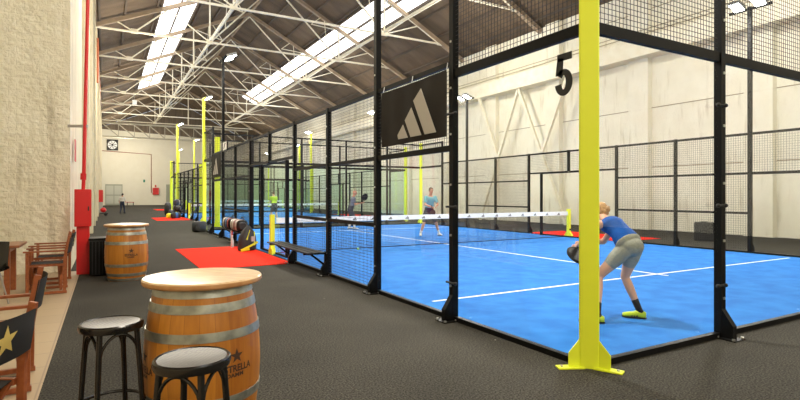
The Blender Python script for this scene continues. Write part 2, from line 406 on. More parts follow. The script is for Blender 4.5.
struct(MB().bar((XR, YF, ZR + .05), (XR, YB, ZR + .05), .16, .2).build('trim_%d' % n, M['rafter'], org=(XR, 0, ZR)), 'ridge beam of the roof')

# trusses
def make_truss():
    r = thing('roof_truss', 'x', 'roof truss', (0, 0, 0))
    A, B, C, D, E, F = WL, 1.5, 5.8, 2 * XR - 5.8, 2 * XR - 1.5, WR
    def rz(x): return roof_z(x) - .12
    MB().bar((A, 0, ZT), (18.9, 0, ZT), .10, .10).build('bottom_chord', M['cream_steel'], r)
    for x in (A, F): MB().bar((x, 0, roof_z(x) - .02), (XR, 0, ZR - .02), .24, .22).build('rafter', M['rafter'], r)
    web = []
    for s in (0, 1):
        m_ = (lambda x: x) if s == 0 else (lambda x: 2 * XR - x if x > 8.5 else 20.5 - x)
        rz = (lambda x, m_=m_: roof_z(m_(x)) - .12)
        def W(xa, za, xb, zb, t=.065): web.append(((m_(xa), za), (m_(xb), zb), t))
        b0, c0 = 1.5, 5.8
        if s == 0: W(b0, ZT, .6, rz(.6)); W(b0, ZT, 3.4, rz(3.4), .075)
        W(3.4, rz(3.4), c0, ZT)
        W(c0, ZT, c0, rz(c0), .08)
        W(c0, ZT, XR, rz(XR) - .1, .085)
        mx, mz = (c0 + XR) / 2, (ZT + rz(XR)) / 2
        W(mx, mz, 7.2, rz(7.2), .055); W(mx, mz, 6.0, rz(6.0) - .05, .055)
        W((c0 + mx) / 2 - .1, (ZT + mz) / 2 - .05, 6.9, rz(6.9) - .02, .045)
    rr_ = lambda x: roof_z(x) - .12
    web += [((14.7, rr_(14.7)), (18.75, ZT), .07), ((16.4, (rr_(14.7) * .58 + ZT * .42)), (17.3, rr_(17.3)), .05), ((16.4, (rr_(14.7) * .58 + ZT * .42)), (14.7, ZT), .06)]
    for (xa, za), (xb, zb), t in web:
        MB().bar((xa, 0, za), (xb, 0, zb), t, t).build('web_member', M['cream_steel'], r)
    for x in (1.5, 5.8, 14.7, 18.75): MB().box(x - .2, x + .2, -.035, .035, ZT - .09, ZT + .18).build('gusset_plate', M['cream_steel'], r)
    return r
tr0 = make_truss()
ords = ['nearest of the row, over the near court', 'second counted from the viewer', 'third counted from the viewer', 'fourth counted from the viewer', 'fifth counted from the viewer', 'sixth counted from the viewer',
        'seventh counted from the viewer', 'eighth counted from the viewer', 'ninth counted from the viewer', 'last one, against the brown gable']
TY = [20.6 + 7.05 * k for k in range(9)]
for i, y in enumerate(TY):
    t = tr0 if i == 0 else copy_tree(tr0)
    t.location = (0, y, 0); t['group'] = 'roof trusses across the hall'
    t['label'] = 'cream steel roof truss, ' + (ords[i] if i < 8 else ords[9])
# king post on the last one
MB().bar((XR, 0, ZT), (XR, 0, ZR - .2), .12, .12).build('king_post', M['cream_steel'], t)
# longitudinal braces at the truss nodes
for x, lb in ((5.8, 'left'), (14.7, 'right')):
    r = thing('longitudinal_brace', 'pair of long cream steel bars joining the trusses on the %s of the ridge' % lb, 'roof brace', (x, 20, ZT + .12))
    for dx, dz in ((0, 0), (.28, .30)):
        MB().bar((x + dx, 20.6, ZT + .12 + dz), (x + dx, TY[-1], ZT + .12 + dz), .075, .075).build('brace_bar', M['cream_steel'], r, org=(x, 20, ZT + .12))

# back girder truss
r = thing('end_girder', 'grey lattice girder spanning high across the end wall', 'girder', (10, 79, 9.6))
yg = 79.
for z, xe in ((11.2, 18.7), (9.35, WR - .3)): MB().bar((WL + .2, yg, z), (xe, yg, z), .2, .22).build('chord', M['girder'], r, org=(10, 79, 9.6))
k = 0; x = WL + .2
while x < 16.9:
    MB().bar((x, yg, 11.1), (x + 1.9, yg, 9.45), .12, .12).build('diagonal', M['girder'], r, org=(10, 79, 9.6))
    MB().bar((x + 1.9, yg, 9.4), (x + 1.9, yg, 11.1), .08, .08).build('upright', M['girder'], r, org=(10, 79, 9.6))
    x += 1.9

# right wall lattice brace (two legs to the floor and two shorter struts)
r = thing('wall_brace', 'cream steel W shaped brace standing against the right wall', 'brace', (19.95, 21.6, 0))
for (ya, za), (yb, zb) in (((21.6, 7.45), (25.0, 0)), ((21.6, 7.45), (18.2, 0)), ((23.35, 3.7), (25.1, 7.45)), ((19.85, 3.7), (18.1, 7.45))):
    MB().bar((19.95, ya, za), (19.95, yb, zb), .15, .15, (1, 0, 0)).build('strut', M['cream_steel'], r, org=(19.95, 21.6, 0))

# ------------------------------------------------------------------ courts
_wcache = {}
def wire_panel(name, parent, org, o, d, z0, z1, L, sp=.05, th=.0042):
    """welded mesh filling a rectangle that starts at o and runs L along d"""
    mb = MB(); nx = max(1, int(round(L / sp))); nz = max(1, int(round((z1 - z0) / sp)))
    ox, oy = o; dx, dy = d; h = th / 2
    for i in range(1, nx):
        t = L * i / nx; cx, cy = ox + dx * t, oy + dy * t
        mb.box(cx - h, cx + h, cy - h, cy + h, z0, z1)
    for j in range(1, nz):
        z = z0 + (z1 - z0) * j / nz
        xa, xb = sorted((ox, ox + dx * L)); ya, yb = sorted((oy, oy + dy * L))
        mb.box(xa - h, xb + h, ya - h, yb + h, z - h, z + h)
    return mb.build(name, M['wire'], parent, org)

def seg_box(mb, o, d, t0, t1, z0, z1, w):
    x0, x1 = sorted((o[0] + d[0] * t0, o[0] + d[0] * t1)); y0, y1 = sorted((o[1] + d[1] * t0, o[1] + d[1] * t1))
    wx, wy = (w / 2, 0) if d[1] else (0, w / 2)
    return mb.box(x0 - wx, x1 + wx, y0 - wy, y1 + wy, z0, z1)

def post(parent, org, x, y, z0, z1, out, w=.078, m='black', foot=True, bolts=True):
    mb = MB().box(x - w / 2, x + w / 2, y - w / 2, y + w / 2, z0, z1)
    p = mb.build('post', M[m], parent, org)
    if foot and z0 == 0:
        ox, oy = out
        g = MB()
        if ox: g.prism([(x + ox * w / 2, .0), (x + ox * (w / 2 + .13), .0), (x + ox * (w / 2 + .13), .10), (x + ox * w / 2, .26)], 'y', y - .03, y + .03) if False else \
             g.add([(x + ox * w / 2, y + s, z) for s in (-.035, .035) for z in (0, .30)] + [(x + ox * (w / 2 + .11), y + s, z) for s in (-.035, .035) for z in (0, .14)],
                   [(0, 1, 5, 4), (2, 6, 7, 3), (1, 3, 7, 5), (4, 5, 7, 6), (0, 4, 6, 2), (0, 2, 3, 1)])
        else: g.add([(x + s, y + oy * w / 2, z) for s in (-.035, .035) for z in (0, .30)] + [(x + s, y + oy * (w / 2 + .11), z) for s in (-.035, .035) for z in (0, .14)],
                   [(0, 1, 5, 4), (2, 6, 7, 3), (1, 3, 7, 5), (4, 5, 7, 6), (0, 4, 6, 2), (0, 2, 3, 1)])
        g.build('gusset', M[m], p, org)
        cx, cy = x + ox * .10, y + oy * .10
        f = MB().box(cx - .10, cx + .10, cy - .10, cy + .10, 0.001, .012)
        for sx, sy in ((-1, -1), (1, -1), (1, 1), (-1, 1)):
            f.mi(1).lathe([(.016, .012), (.016, .028), (.0, .028)], 8, (cx + sx * .08, cy + sy * .08, 0)); f.mi(0)
        f.build('base_plate', [M[m], M['bolt']], p, org)
    if bolts:
        b = MB(); ox, oy = out
        for z in (.4, 1.0, 1.6, 2.2, 2.75, 3.3, 3.85):
            if z0 + .1 < z < z1 - .05:
                for q in (-.02, .02):
                    px, py = (x + ox * w / 2, y + q) if ox else (x + q, y + oy * w / 2)
                if ox: b.box(x + ox * (w / 2 + .004) - .008, x + ox * (w / 2 + .004) + .008, y - .012, y + .012, z, z + .024)
                else: b.box(x - .012, x + .012, y + oy * (w / 2 + .004) - .008, y + oy * (w / 2 + .004) + .008, z, z + .024)
        if b.v: b.build('bolt', M['bolt'], p, org)
    return p

def side_fence(label, X, Y0_, out, sp=.05, group=None, th=.0042, gm='glass', mirror_detail=True):
    """long side of a padel court: high glass end bays, mesh middle, entrance at the net"""
    org = (X, Y0_, 0); r = thing('court_side_fence', label, 'court fence', org, 0, group)
    d = (0, 1); Y = lambda k: Y0_ + ST * k
    def span(k, kind, a=0, b=0):
        o = (X, Y(k)); t0, t1 = .045, ST - .045
        def rail(z, h=.06): seg_box(MB(), o, d, t0, t1, z - h / 2, z + h / 2, .05).build('rail', M['black'], r, org)
        def glass(z0, z1):
            g = seg_box(MB(), o, d, t0 + .005, t1 - .005, z0, z1, .012).build('glass_panel', M[gm], r, org); return g
        def mesh(z0, z1): wire_panel('mesh_panel', r, org, (X, Y(k) + t0), d, z0, z1, t1 - t0, sp, th)
        if kind != 'open':
            kb = seg_box(MB(), o, d, t0, t1, 0, .055, .06); kb.build('kerb', M['black'], r, org)
        if kind == 'tall': glass(.06, 2.88); rail(2.93, .10); mesh(2.98, 4.07); rail(4.1)
        if kind == 'mid': glass(.06, 2.02); rail(2.05, .07); mesh(2.08, 3.03); rail(3.06)
        if kind == 'mesh':
            for i in range(3):
                z = (.06, 1.06, 2.08)[i]; mesh(z, (1.00, 2.02, 3.03)[i])
            rail(1.03); rail(2.05); rail(3.06)
        if kind == 'open': mesh(2.36, 3.03); rail(2.33); rail(3.06)
    kinds = ['tall', 'mid', 'mesh', 'mesh', 'open', 'open', 'mesh', 'mesh', 'mid', 'tall']
    for k, kd in enumerate(kinds): span(k, kd)
    for k in range(1, 10):
        if k in (2, 8): continue                       # those are the lamp masts
        z0 = 2.34 if k == 5 else 0; z1 = 4.14 if k in (1, 9) else 3.10
        post(r, org, X, Y(k), z0, z1, (out, 0), foot=z0 == 0)
    # glass screen standing between the two doorways
    xs = X + out * -.12
    s = thing('entrance_screen', label.replace('long side fence', 'low glass entrance screen'), 'glass screen', (xs, Y(5), 0), 0, group + ' screens' if group else None)
    for y in (Y(5) - 1.05, Y(5) + 1.2):
        MB().box(xs - .04, xs + .04, y - .035, y + .035, 0, 2.32).build('post', M['black'], s, (xs, Y(5), 0))
    MB().box(xs - .006, xs + .006, Y(5) - 1.0, Y(5) + 1.15, .06, 2.28).build('glass_panel', M[gm], s, (xs, Y(5), 0))
    MB().box(xs - .025, xs + .025, Y(5) - 1.01, Y(5) + 1.16, 0, .055).build('kerb', M['black'], s, (xs, Y(5), 0))
    MB().box(xs - .02, xs + .02, Y(5) - 1.01, Y(5) + 1.16, 2.28, 2.31).build('rail', M['black'], s, (xs, Y(5), 0))
    return r

def end_fence(label, Xa, Xb, Y, out, sp=.05, group=None, th=.0042, gm='glass'):
    org = (Xa, Y, 0); r = thing('court_end_fence', label, 'court fence', org, 0, group)
    W = Xb - Xa; sps = [0, 2.0, 2.0 + (W - 4) / 3, 2.0 + 2 * (W - 4) / 3, W - 2.0, W]
    for i in range(5):
        a, b = sps[i] + .045, sps[i + 1] - .045; o = (Xa, Y); d = (1, 0)
        seg_box(MB(), o, d, a, b, 0, .055, .06).build('kerb', M['black'], r, org)
        seg_box(MB(), o, d, a + .005, b - .005, .06, 2.88, .012).build('glass_panel', M[gm], r, org)
        seg_box(MB(), o, d, a, b, 2.88, 2.98, .05).build('rail', M['black'], r, org)
        seg_box(MB(), o, d, a, b, 4.07, 4.13, .05).build('rail', M['black'], r, org)
        wire_panel('mesh_panel', r, org, (Xa + a, Y), d, 2.98, 4.07, b - a, sp, th)
    for i in range(1, 5): post(r, org, Xa + sps[i], Y, 0, 4.14, (0, out))
    return r

def corner_post(x, y, h, label, sx, sy, group='yellow court corner posts', mname='yellow', k=1.):
    """chamfered hollow post whose broad face looks out of the court corner"""
    r = thing('corner_post', label, 'post', (x, y, 0), 0, group)
    a = .062; c = .05
    # local section: square with the outer corner cut broad
    sec = [(-a, a), (-a, a - .03), (-a + .0, -.01), (-.01, -a), (a - .03, -a), (a, -a), (a, a)]
    sec = [(-a, a), (-a, .045), (.045, -a), (a, -a), (a, a)]
    MB().prism([(px * -sx, py * -sy) for px, py in [(k * .94 * u, k * .94 * v) for u, v in sec]], 'z', 0, h).build('shaft', M[mname], r)
    for (dx, dy), (bx, by) in ((((-.9, .42)), (-a + .01, .055)), (((.42, -.9)), (.055, -a + .01))):
        L = math.hypot(dx, dy); dx /= L; dy /= L; px, py = -dy * .006, dx * .006
        def pt(t, s): return ((bx + dx * t + px * s) * -sx, (by + dy * t + py * s) * -sy)
        prof = [(-.02, 0), (.10, 0), (.10, .13), (.0, .25), (-.02, .25)]
        vs = [(*pt(t, s), z) for s in (-1, 1) for t, z in prof]; k = len(prof)
        fs = [tuple(range(k)), tuple(range(2 * k - 1, k - 1, -1))] + [(i, k + i, k + (i + 1) % k, (i + 1) % k) for i in range(k)]
        MB().add(vs, fs).build('gusset', M[mname], r)
        f = MB(); q = .045
        def pp(t, s): return ((bx + dx * t - dy * s) * -sx, (by + dy * t + dx * s) * -sy)
        vs = [(*pp(t, s), z) for z in (.002, .014) for t, s in ((-.03, -q), (.20, -q), (.20, q), (-.03, q))]
        f.add(vs, [(0, 3, 2, 1), (4, 5, 6, 7), (0, 1, 5, 4), (1, 2, 6, 5), (2, 3, 7, 6), (3, 0, 4, 7)])
        bx2, by2 = pp(.16, 0); f.mi(1).lathe([(.013, .012), (.013, .026), (0, .026)], 8, (bx2, by2, 0))
        f.build('foot_plate', [M[mname], M['bolt']], r)
    return r

LAMPS = []
def mast(x, y, h, label, mname='black', heads=((-.30, 0), (.20, 0)), w=.10, aim=1, energy=0, group='floodlight masts', out=None, foot=True):
    r = thing('floodlight_mast', label, 'floodlight', (x, y, 0), 0, group)
    MB().box(-w / 2, w / 2, -w / 2, w / 2, 0, h).build('pole', M[mname], r)
    if out:
        g = MB(); ox = out
        g.add([(ox * w / 2, s, z) for s in (-.035, .035) for z in (0, .30)] + [(ox * (w / 2 + .11), s, z) for s in (-.035, .035) for z in (0, .14)],
              [(0, 1, 5, 4), (2, 6, 7, 3), (1, 3, 7, 5), (4, 5, 7, 6), (0, 4, 6, 2), (0, 2, 3, 1)])
        g.build('gusset', M[mname], r)
        g = MB().box(-.02 + ox * .1 - .09, -.02 + ox * .1 + .11, -.1, .1, .001, .012)
        for sx, sy in ((-1, -1), (1, -1), (1, 1), (-1, 1)): g.mi(1).lathe([(.016, .012), (.016, .028), (0, .028)], 8, (ox * .1 + sx * .08, sy * .08, 0)); g.mi(0)
        g.build('base_plate', [M[mname], M['bolt']], r)
        b = MB()
        for z in (.4, 1.0, 1.6, 2.2, 2.75, 3.3): b.box(ox * (w / 2 + .004) - .008, ox * (w / 2 + .004) + .008, -.012, .012, z, z + .024)
        b.build('bolt', M['bolt'], r)
    MB().bar((0, -.5, h - .05), (0, .5, h - .05), .06, .06).build('crossarm', M[mname], r)
    for dy, _ in heads:
        lm = MB(); cx = aim * .18
        R = Matrix.Rotation(aim * -.38, 4, 'Y')
        def bx(x0, x1, y0, y1, z0, z1, mb, R=R, dy=dy):
            t = MB().box(x0, x1, y0, y1, z0, z1); vs = [R @ Vector(v) + Vector((aim * .22, dy, h + .03)) for v in t.v]; mb.add(vs, t.f)
        bx(-.17, .17, -.13, .13, -.03, .06, lm)
        hd = lm.build('lamp_head', M['lamp'], r)
        ln = MB(); bx(-.155, .155, -.115, .115, -.045, -.031, ln); ln.build('lamp_lens', M['lens'], hd)
    if energy: LAMPS.append((x + aim * .3, y, h - .12, energy, aim))
    return r

def turf(Xa, Xb, Ya, Yb, label):
    mb = MB().box(Xa, Xb, Ya, Yb, 0.0, .012); mb.mi(1)
    ym = (Ya + Yb) / 2; z0, z1 = .012, .0165
    for s in (-1, 1):
        y = ym + s * 6.95; mb.box(Xa + .3, Xb - .3, y - .025, y + .025, z0, z1)
    mb.box((Xa + Xb) / 2 - .025, (Xa + Xb) / 2 + .025, ym - 7.17, ym + 7.17, z0, z1 + .0005)
    o = mb.build('court_surface', [M['turf'], M['line']], org=(Xa, Ya, 0)); tag(o, label, 'court surface'); return o

def net(Xa, Xb, Y, label, sp=.05):
    org = (Xa, Y, 0); r = thing('court_net', label, 'net', org)
    xa, xb = Xa + .12, Xb + .0
    wire_panel('netting', r, org, (xa, Y), (1, 0), .03, .80, xb - xa, sp, .004).data.materials[0] = M['net']
    b = MB().box(xa, xb, Y - .012, Y + .012, .78, .915); b.mi(1)
    x = xa + .5
    while x < xb - .3:
        for q in range(3):                                     # three slanted bars, rising
            w_ = .028; hh = (.035, .058, .080)[q]; px = x + q * .04 - .05
            for yy in (Y - .0135, Y + .0125):
                b.prism([(px, .80), (px + w_, .80), (px + w_ - hh * .45, .80 + hh), (px - hh * .45, .80 + hh * .85)], 'y', yy, yy + .001)
        x += .56
    b.build('top_band', [M['white'], M['dark']], r, org)
    MB().tube([(xa, Y, .03), (xb, Y, .03)], .012, 6).build('bottom_cord', M['net'], r, org)
    return r

def net_post(x, y, label):
    r = thing('net_post', label, 'net post', (x, y, 0), 0, 'yellow net posts')
    MB().box(-.055, .055, -.055, .055, .0, 1.0).build('shaft', M['yellow'], r, bevel=.006)
    MB().prism([(-.17, .002), (.17, .002), (.14, .10), (.055, .20), (-.055, .20), (-.14, .10)], 'x', -.05, .05).build('foot', M['yellow'], r)
    MB().tube([(0, -.09, .28), (0, -.02, .28)], .03, 10).build('winch', M['dark'], r)
    return r

# court five ---------------------------------------------------------------
turf(X0 + .04, X1 - .04, Y0 + .04, Y2 - .04, 'blue turf of the near court with white service lines')
f5 = side_fence('black long side fence of the near blue court, facing the walkway', X0, Y0, -1, group=None)
f5b = side_fence('black long side fence of the near court, along the cream wall', X1, Y0, 1, sp=.06, th=.0045)
e5 = end_fence('black glass end fence right of the big yellow post', X0, X1, Y0, -1)
e5b = end_fence('black glass end fence at the far end of the near court', X0, X1, Y2, 1, sp=.08, th=.0045, gm='glass_far')
corner_post(X0, Y0, 4.9, 'big yellow corner post in the foreground beside the court number', -1, -1)
corner_post(X0, Y2, 4.2, 'yellow corner post at the far walkway corner of the near court', -1, 1)
corner_post(X1, Y2, 4.2, 'yellow corner post behind the player in teal', 1, 1)
corner_post(X1, Y0, 4.2, 'yellow corner post of the near court beside the right wall', 1, -1)
net(X0 + .05, X1 - .05, YN, 'black court net with white top band across the near court')
net_post(X0 + .06, YN, 'yellow net post beside the red carpet'); net_post(X1 + .0, YN, 'yellow net post at the far end of the net, by the cream wall')
YM2, YM8 = Y0 + 2 * ST, Y0 + 8 * ST
mast(X0, YM2, 6.7, 'black mast rising left of the dark banner', energy=300, out=-1, w=.085)
mast(X0, YM8, 6.35, 'tall black floodlight mast with lit lamps over the sports bags', energy=320, out=-1, w=.085)
mast(X1, YM2, 6.3, 'black floodlight mast with lit lamps by the cream wall, seen at the right', energy=300, out=1, aim=-1, w=.085)
mast(X1, YM8, 5.9, 'black floodlight mast with lit lamp seen right of the dark banner', energy=320, out=1, aim=-1, w=.085)

# hinges on the glass edges
for nm, (x, y, z), ax in (('clamp', (X0 + .02, Y0 + ST - .02, 2.45), 0), ('clamp', (X0 + .02, Y0 + ST - .02, 1.35), 0), ('clamp', (X0 + 1.98, Y0 - .05, 2.42), 1), ('clamp', (X0 + 1.98, Y0 - .05, 1.38), 1), ('clamp', (X0 + 1.98, Y0 - .05, .55), 1), ('clamp', (X0 + .02, Y0 + ST - .02, .45), 0)):
    par = f5 if ax == 0 else e5; o_ = (X0, Y0, 0)
    m_ = MB()
    if ax == 0: m_.tube([(x - .07, y - .07, z), (x - .07, y + .10, z)], .013, 8); m_.ball((x - .07, y - .085, z), .022)
    else: m_.tube([(x - .09, y, z), (x + .05, y, z)], .013, 8); m_.ball((x - .10, y, z), .022); m_.ball((x + .02, y - .01, z), .022)
    m_.build('glass_clamp', M['dark'], par, o_)

# number on the glass: condensed black 5
def number5(x, yc, zc, h, w, parent, org, m):
    mb = MB(); t = w * .36
    def add(poly): mb.prism([(yc - px, zc + pz) for px, pz in poly], 'x', x - .004, x)
    add([(-w * .36, h * .5), (w * .46, h * .5), (w * .46, h * .33), (-w * .36, h * .33)])
    add([(-w * .36, h * .40), (-w * .36 + t, h * .40), (-w * .36 + t * .82, -.0), (-w * .46, -.0)])
    n = 26; out = []; inn = []
    a0, a1 = math.radians(142), math.radians(-172)
    for i in range(n + 1):
        a = a0 + (a1 - a0) * i / n
        out.append((math.cos(a) * w * .5, -h * .18 + math.sin(a) * h * .315))
        inn.append((math.cos(a) * w * .13, -h * .18 + math.sin(a) * h * .165))
    for i in range(n): add([out[i], out[i + 1], inn[i + 1], inn[i]])
    return mb.build('court_number', M[m], parent, org)
gp = [c for c in f5.children if c.name.startswith('glass_panel')][0]
number5(X0 - .0075, 3.305, 2.575, .385, .205, gp, (X0, Y0, 0), 'dark')

# dark banner with three-bar mark
r = thing('banner', 'dark banner with a pale three bar mark hung on the near court fence', 'banner', (X0 - .06, 5.9, 2.2))
bo = (X0 - .06, 5.9, 2.2)
def sheet(ya, yb, za, zb, x, ny=24, nz=8, amp=.012, th=.004):
    mb = MB(); vs = []; fs = []
    for s in (0, 1):
        for j in range(nz + 1):
            for i in range(ny + 1):
                u, v = i / ny, j / nz
                vs.append((x + s * th + amp * math.sin(9 * u + 3 * v) * (1 - v) * .8 + amp * .4 * math.sin(23 * u), ya + (yb - ya) * u, za + (zb - za) * v - .012 * math.sin(PI * u) * v))
    N = (ny + 1) * (nz + 1)
    for s in (0, 1):
        for j in range(nz):
            for i in range(ny):
                a = s * N + j * (ny + 1) + i; fs.append((a, a + 1, a + ny + 2, a + ny + 1))
    mb.add(vs, fs); return mb
sheet(Y0 + ST + .06, Y0 + 2 * ST - .26, 2.19, 2.99, X0 - .066).build('cloth', M['banner'], r, bo, smooth=True)
lg = MB()
for poly in ([(6.22, 2.32), (6.07, 2.45), (5.94, 2.26), (6.20, 2.26)], [(6.02, 2.50), (5.85, 2.65), (5.60, 2.26), (5.87, 2.26)], [(5.80, 2.73), (5.61, 2.86), (5.26, 2.26), (5.52, 2.26)]):
    N = 10
    for i in range(N):                                          # strip by strip so the mark follows the cloth
        pass
    lg.prism(poly, 'x', X0 - .086, X0 - .082)
lg.build('printed_mark', M['logo'], r, bo)
for y in (Y0 + ST + .08, 5.9, Y0 + 2 * ST - .28):
    MB().tube([(X0 - .05, y, 2.97), (X0 - .03, y, 3.08)], .005, 6).build('tie', M['white'], r, bo)
# banner at the far end
r = thing('banner', 'small dark banner on the near court fence, beside the tall black mast', 'banner', (X0 - .06, Y0 + 8.5 * ST, 2.1))
bo = (X0 - .06, Y0 + 8.5 * ST, 2.1)
sheet(Y0 + 8 * ST + .06, Y0 + 9 * ST - .06, 2.15, 3.0, X0 - .066).build('cloth', M['banner'], r, bo, smooth=True)
lg = MB()
for poly in ([(.32, .13), (.17, .26), (.04, .07), (.30, .07)], [(.12, .31), (-.05, .46), (-.30, .07), (-.03, .07)], [(-.10, .54), (-.29, .67), (-.64, .07), (-.38, .07)]):
    lg.prism([(y + Y0 + 8.5 * ST + .15, z + 2.19) for y, z in poly], 'x', X0 - .086, X0 - .082)
lg.build('printed_mark', M['logo'], r, bo)
r = thing('sign_board', 'small white sign in a black frame beside the tall black mast', 'sign', (X0 - .1, Y0 + 7.6 * ST, 3.15))
bo = (X0 - .1, Y0 + 7.55 * ST, 3.15); r.location = bo
MB().box(bo[0] - .02, bo[0] + .02, bo[1] - .36, bo[1] + .36, 2.98, 3.32).build('frame', M['dark'], r, bo)
MB().box(bo[0] - .024, bo[0] - .02, bo[1] - .30, bo[1] + .30, 3.02, 3.28).build('face', M['white'], r, bo)
MB().prism([(bo[1] + .20, 3.06), (bo[1] + .10, 3.06), (bo[1] - .16, 3.25), (bo[1] - .04, 3.25)], 'x', bo[0] - .028, bo[0] - .024).build('dark_mark', M['dark'], r, bo)

# courts further along the hall ---------------------------------------------
def far_court(Xa, Xb, Ya, which, sp, th):
    Yb = Ya + 10 * ST
    turf(Xa + .04, Xb - .04, Ya + .04, Yb - .04, 'blue turf of the %s court' % which)
    side_fence('black long side fence of the %s court, facing the walkway' % which, Xa, Ya, -1, sp=sp, th=th, gm='glass_far')
    side_fence('black long side fence of the %s court, along the cream wall' % which, Xb, Ya, 1, sp=sp, th=th, gm='glass_far')
    end_fence('black glass fence at the near end of the %s court' % which, Xa, Xb, Ya, -1, sp=sp, th=th, gm='glass_far')
    end_fence('black glass fence at the far end of the %s court' % which, Xa, Xb, Yb, 1, sp=sp, th=th, gm='glass_far')
    for x, y, sx, sy, lb in ((Xa, Ya, -1, -1, 'near walkway'), (Xb, Ya, 1, -1, 'near wall side'), (Xa, Yb, -1, 1, 'far walkway'), (Xb, Yb, 1, 1, 'far wall side')):
        corner_post(x, y, 4.25, 'yellow post on the %s corner of the %s court' % (lb, which), sx, sy, k=1.8)
    ym = Ya + 5 * ST
    net(Xa + .05, Xb - .05, ym, 'net across the %s court' % which, .08)
    net_post(Xa + .06, ym, 'yellow net post of the %s court on the walkway side' % which); net_post(Xb, ym, 'yellow net post of the %s court on the wall side' % which)
    for k, w_ in ((2, 'near'), (8, 'far')):
        for x, aim, s_ in ((Xa, 1, 'walkway'), (Xb, -1, 'wall')):
            mast(x, Ya + k * ST, 6.75, 'yellow floodlight mast of the %s court, %s one on the %s side' % (which, w_, s_), 'yellow', w=.13, aim=aim, energy=260, out=-1 if aim == 1 else 1)
far_court(4.6, 15.0, 25.5, 'second', .12, .0055)
far_court(7.3, 17.7, 48.3, 'third', .2, .008)

# red carpets
for x0, x1, y0, y1, lb in ((1.66, X0 - .06, 10.9, 15.3, 'red carpet in front of the near court entrance'),
                           (2.6, 4.52, 33.2, 37.6, 'red carpet in front of the second court entrance'),
                           (4.4, 6.2, 56.0, 60.6, 'red carpet in front of the third court entrance, far off'),
                           (X1 + .1, X1 + 2.2, 10.9, 15.3, 'red carpet beyond the near court on the wall side'),
                           (15.1, 17.0, 33.2, 37.6, 'red carpet beyond the second court on the wall side')):
    tag(MB().box(x0, x1, y0, y1, .001, .012).build('red_carpet', M['red_carpet'], org=((x0 + x1) / 2, (y0 + y1) / 2, 0)), lb, 'carpet', 'red entrance carpets')

# benches on the fence
def bench(x, ya, yb, label, rust=True):
    r = thing('wall_bench', label, 'bench', (x, (ya + yb) / 2, 0), 0, 'black fence benches'); o = (x, (ya + yb) / 2, 0)
    for i in range(3):
        MB().box(x - .17 + i * .125, x - .065 + i * .125, ya, yb, .43, .455).build('slat', M['black'], r, o, bevel=.004)
    for y in (ya + .22, yb - .22):
        b = MB().bar((x - .17, y, .415), (x + .26, y, .415), .04, .03)
        b.bar((x - .02, y, .40), (x + .26, y, .18), .035, .035).bar((x + .255, y, .15), (x + .255, y, .45), .04, .03)
        b.build('bracket', M['black'], r, o)
    return r
bench(3.28, 8.75, 11.4, 'black slatted bench fixed to the fence right of the red carpet')
bench(3.36, 14.7, 17.2, 'black bench under two padel bags, beyond the red carpet')

# ------------------------------------------------------------------ barrels
def barrel_r(z): return .285 + .062 * (1 - ((z - .45) / .47) ** 2) if z < .93 else .285
def wrap_text(txt, size, cx, cz, phi, parent, name, m, squash=1., bold=.0):
    cu = bpy.data.curves.new('t', 'FONT'); cu.body = txt; cu.size = size; cu.align_x = 'CENTER'; cu.offset = bold
    o = bpy.data.objects.new('t', cu); col.objects.link(o)
    dg = bpy.context.evaluated_depsgraph_get(); me = bpy.data.meshes.new_from_object(o.evaluated_get(dg)); bpy.data.objects.remove(o)
    bm = bmesh.new(); bm.from_mesh(me)
    bmesh.ops.triangulate(bm, faces=bm.faces[:])
    bmesh.ops.subdivide_edges(bm, edges=[e for e in bm.edges if e.calc_length() > .012], cuts=2, use_grid_fill=False)
    for v in bm.verts:
        z = cz + v.co.y; a = phi + (v.co.x * squash + cx) / .345; rr = barrel_r(z) + .0025
        v.co = (rr * math.cos(a), rr * math.sin(a), z)
    bm.to_mesh(me); bm.free(); me.name = name; me.materials.clear(); me.materials.append(m)
    ob = bpy.data.objects.new(name, me); col.objects.link(ob); ob.parent = parent; return ob
def wrap_star(R, cz, phi, parent):
    pts = []
    for i in range(10):
        a = PI / 2 + i * PI / 5; q = R if i % 2 == 0 else R * .40; pts.append((q * math.cos(a), q * math.sin(a)))
    vs = []; fs = []
    def mp(x, y): a = phi + x / .345; z = cz + y; rr = barrel_r(z) + .0025; return (rr * math.cos(a), rr * math.sin(a), z)
    N = 4
    for i in range(10):
        p, q = pts[i], pts[(i + 1) % 10]
        for k in range(N):
            t0, t1 = k / N, (k + 1) / N; b = len(vs)
            vs += [mp(p[0] * t0, p[1] * t0), mp(p[0] * t1, p[1] * t1), mp(q[0] * t1, q[1] * t1), mp(q[0] * t0, q[1] * t0)]
            fs.append((b, b + 1, b + 2, b + 3))
    return MB().add(vs, fs).build('printed_star', M['print'], parent)
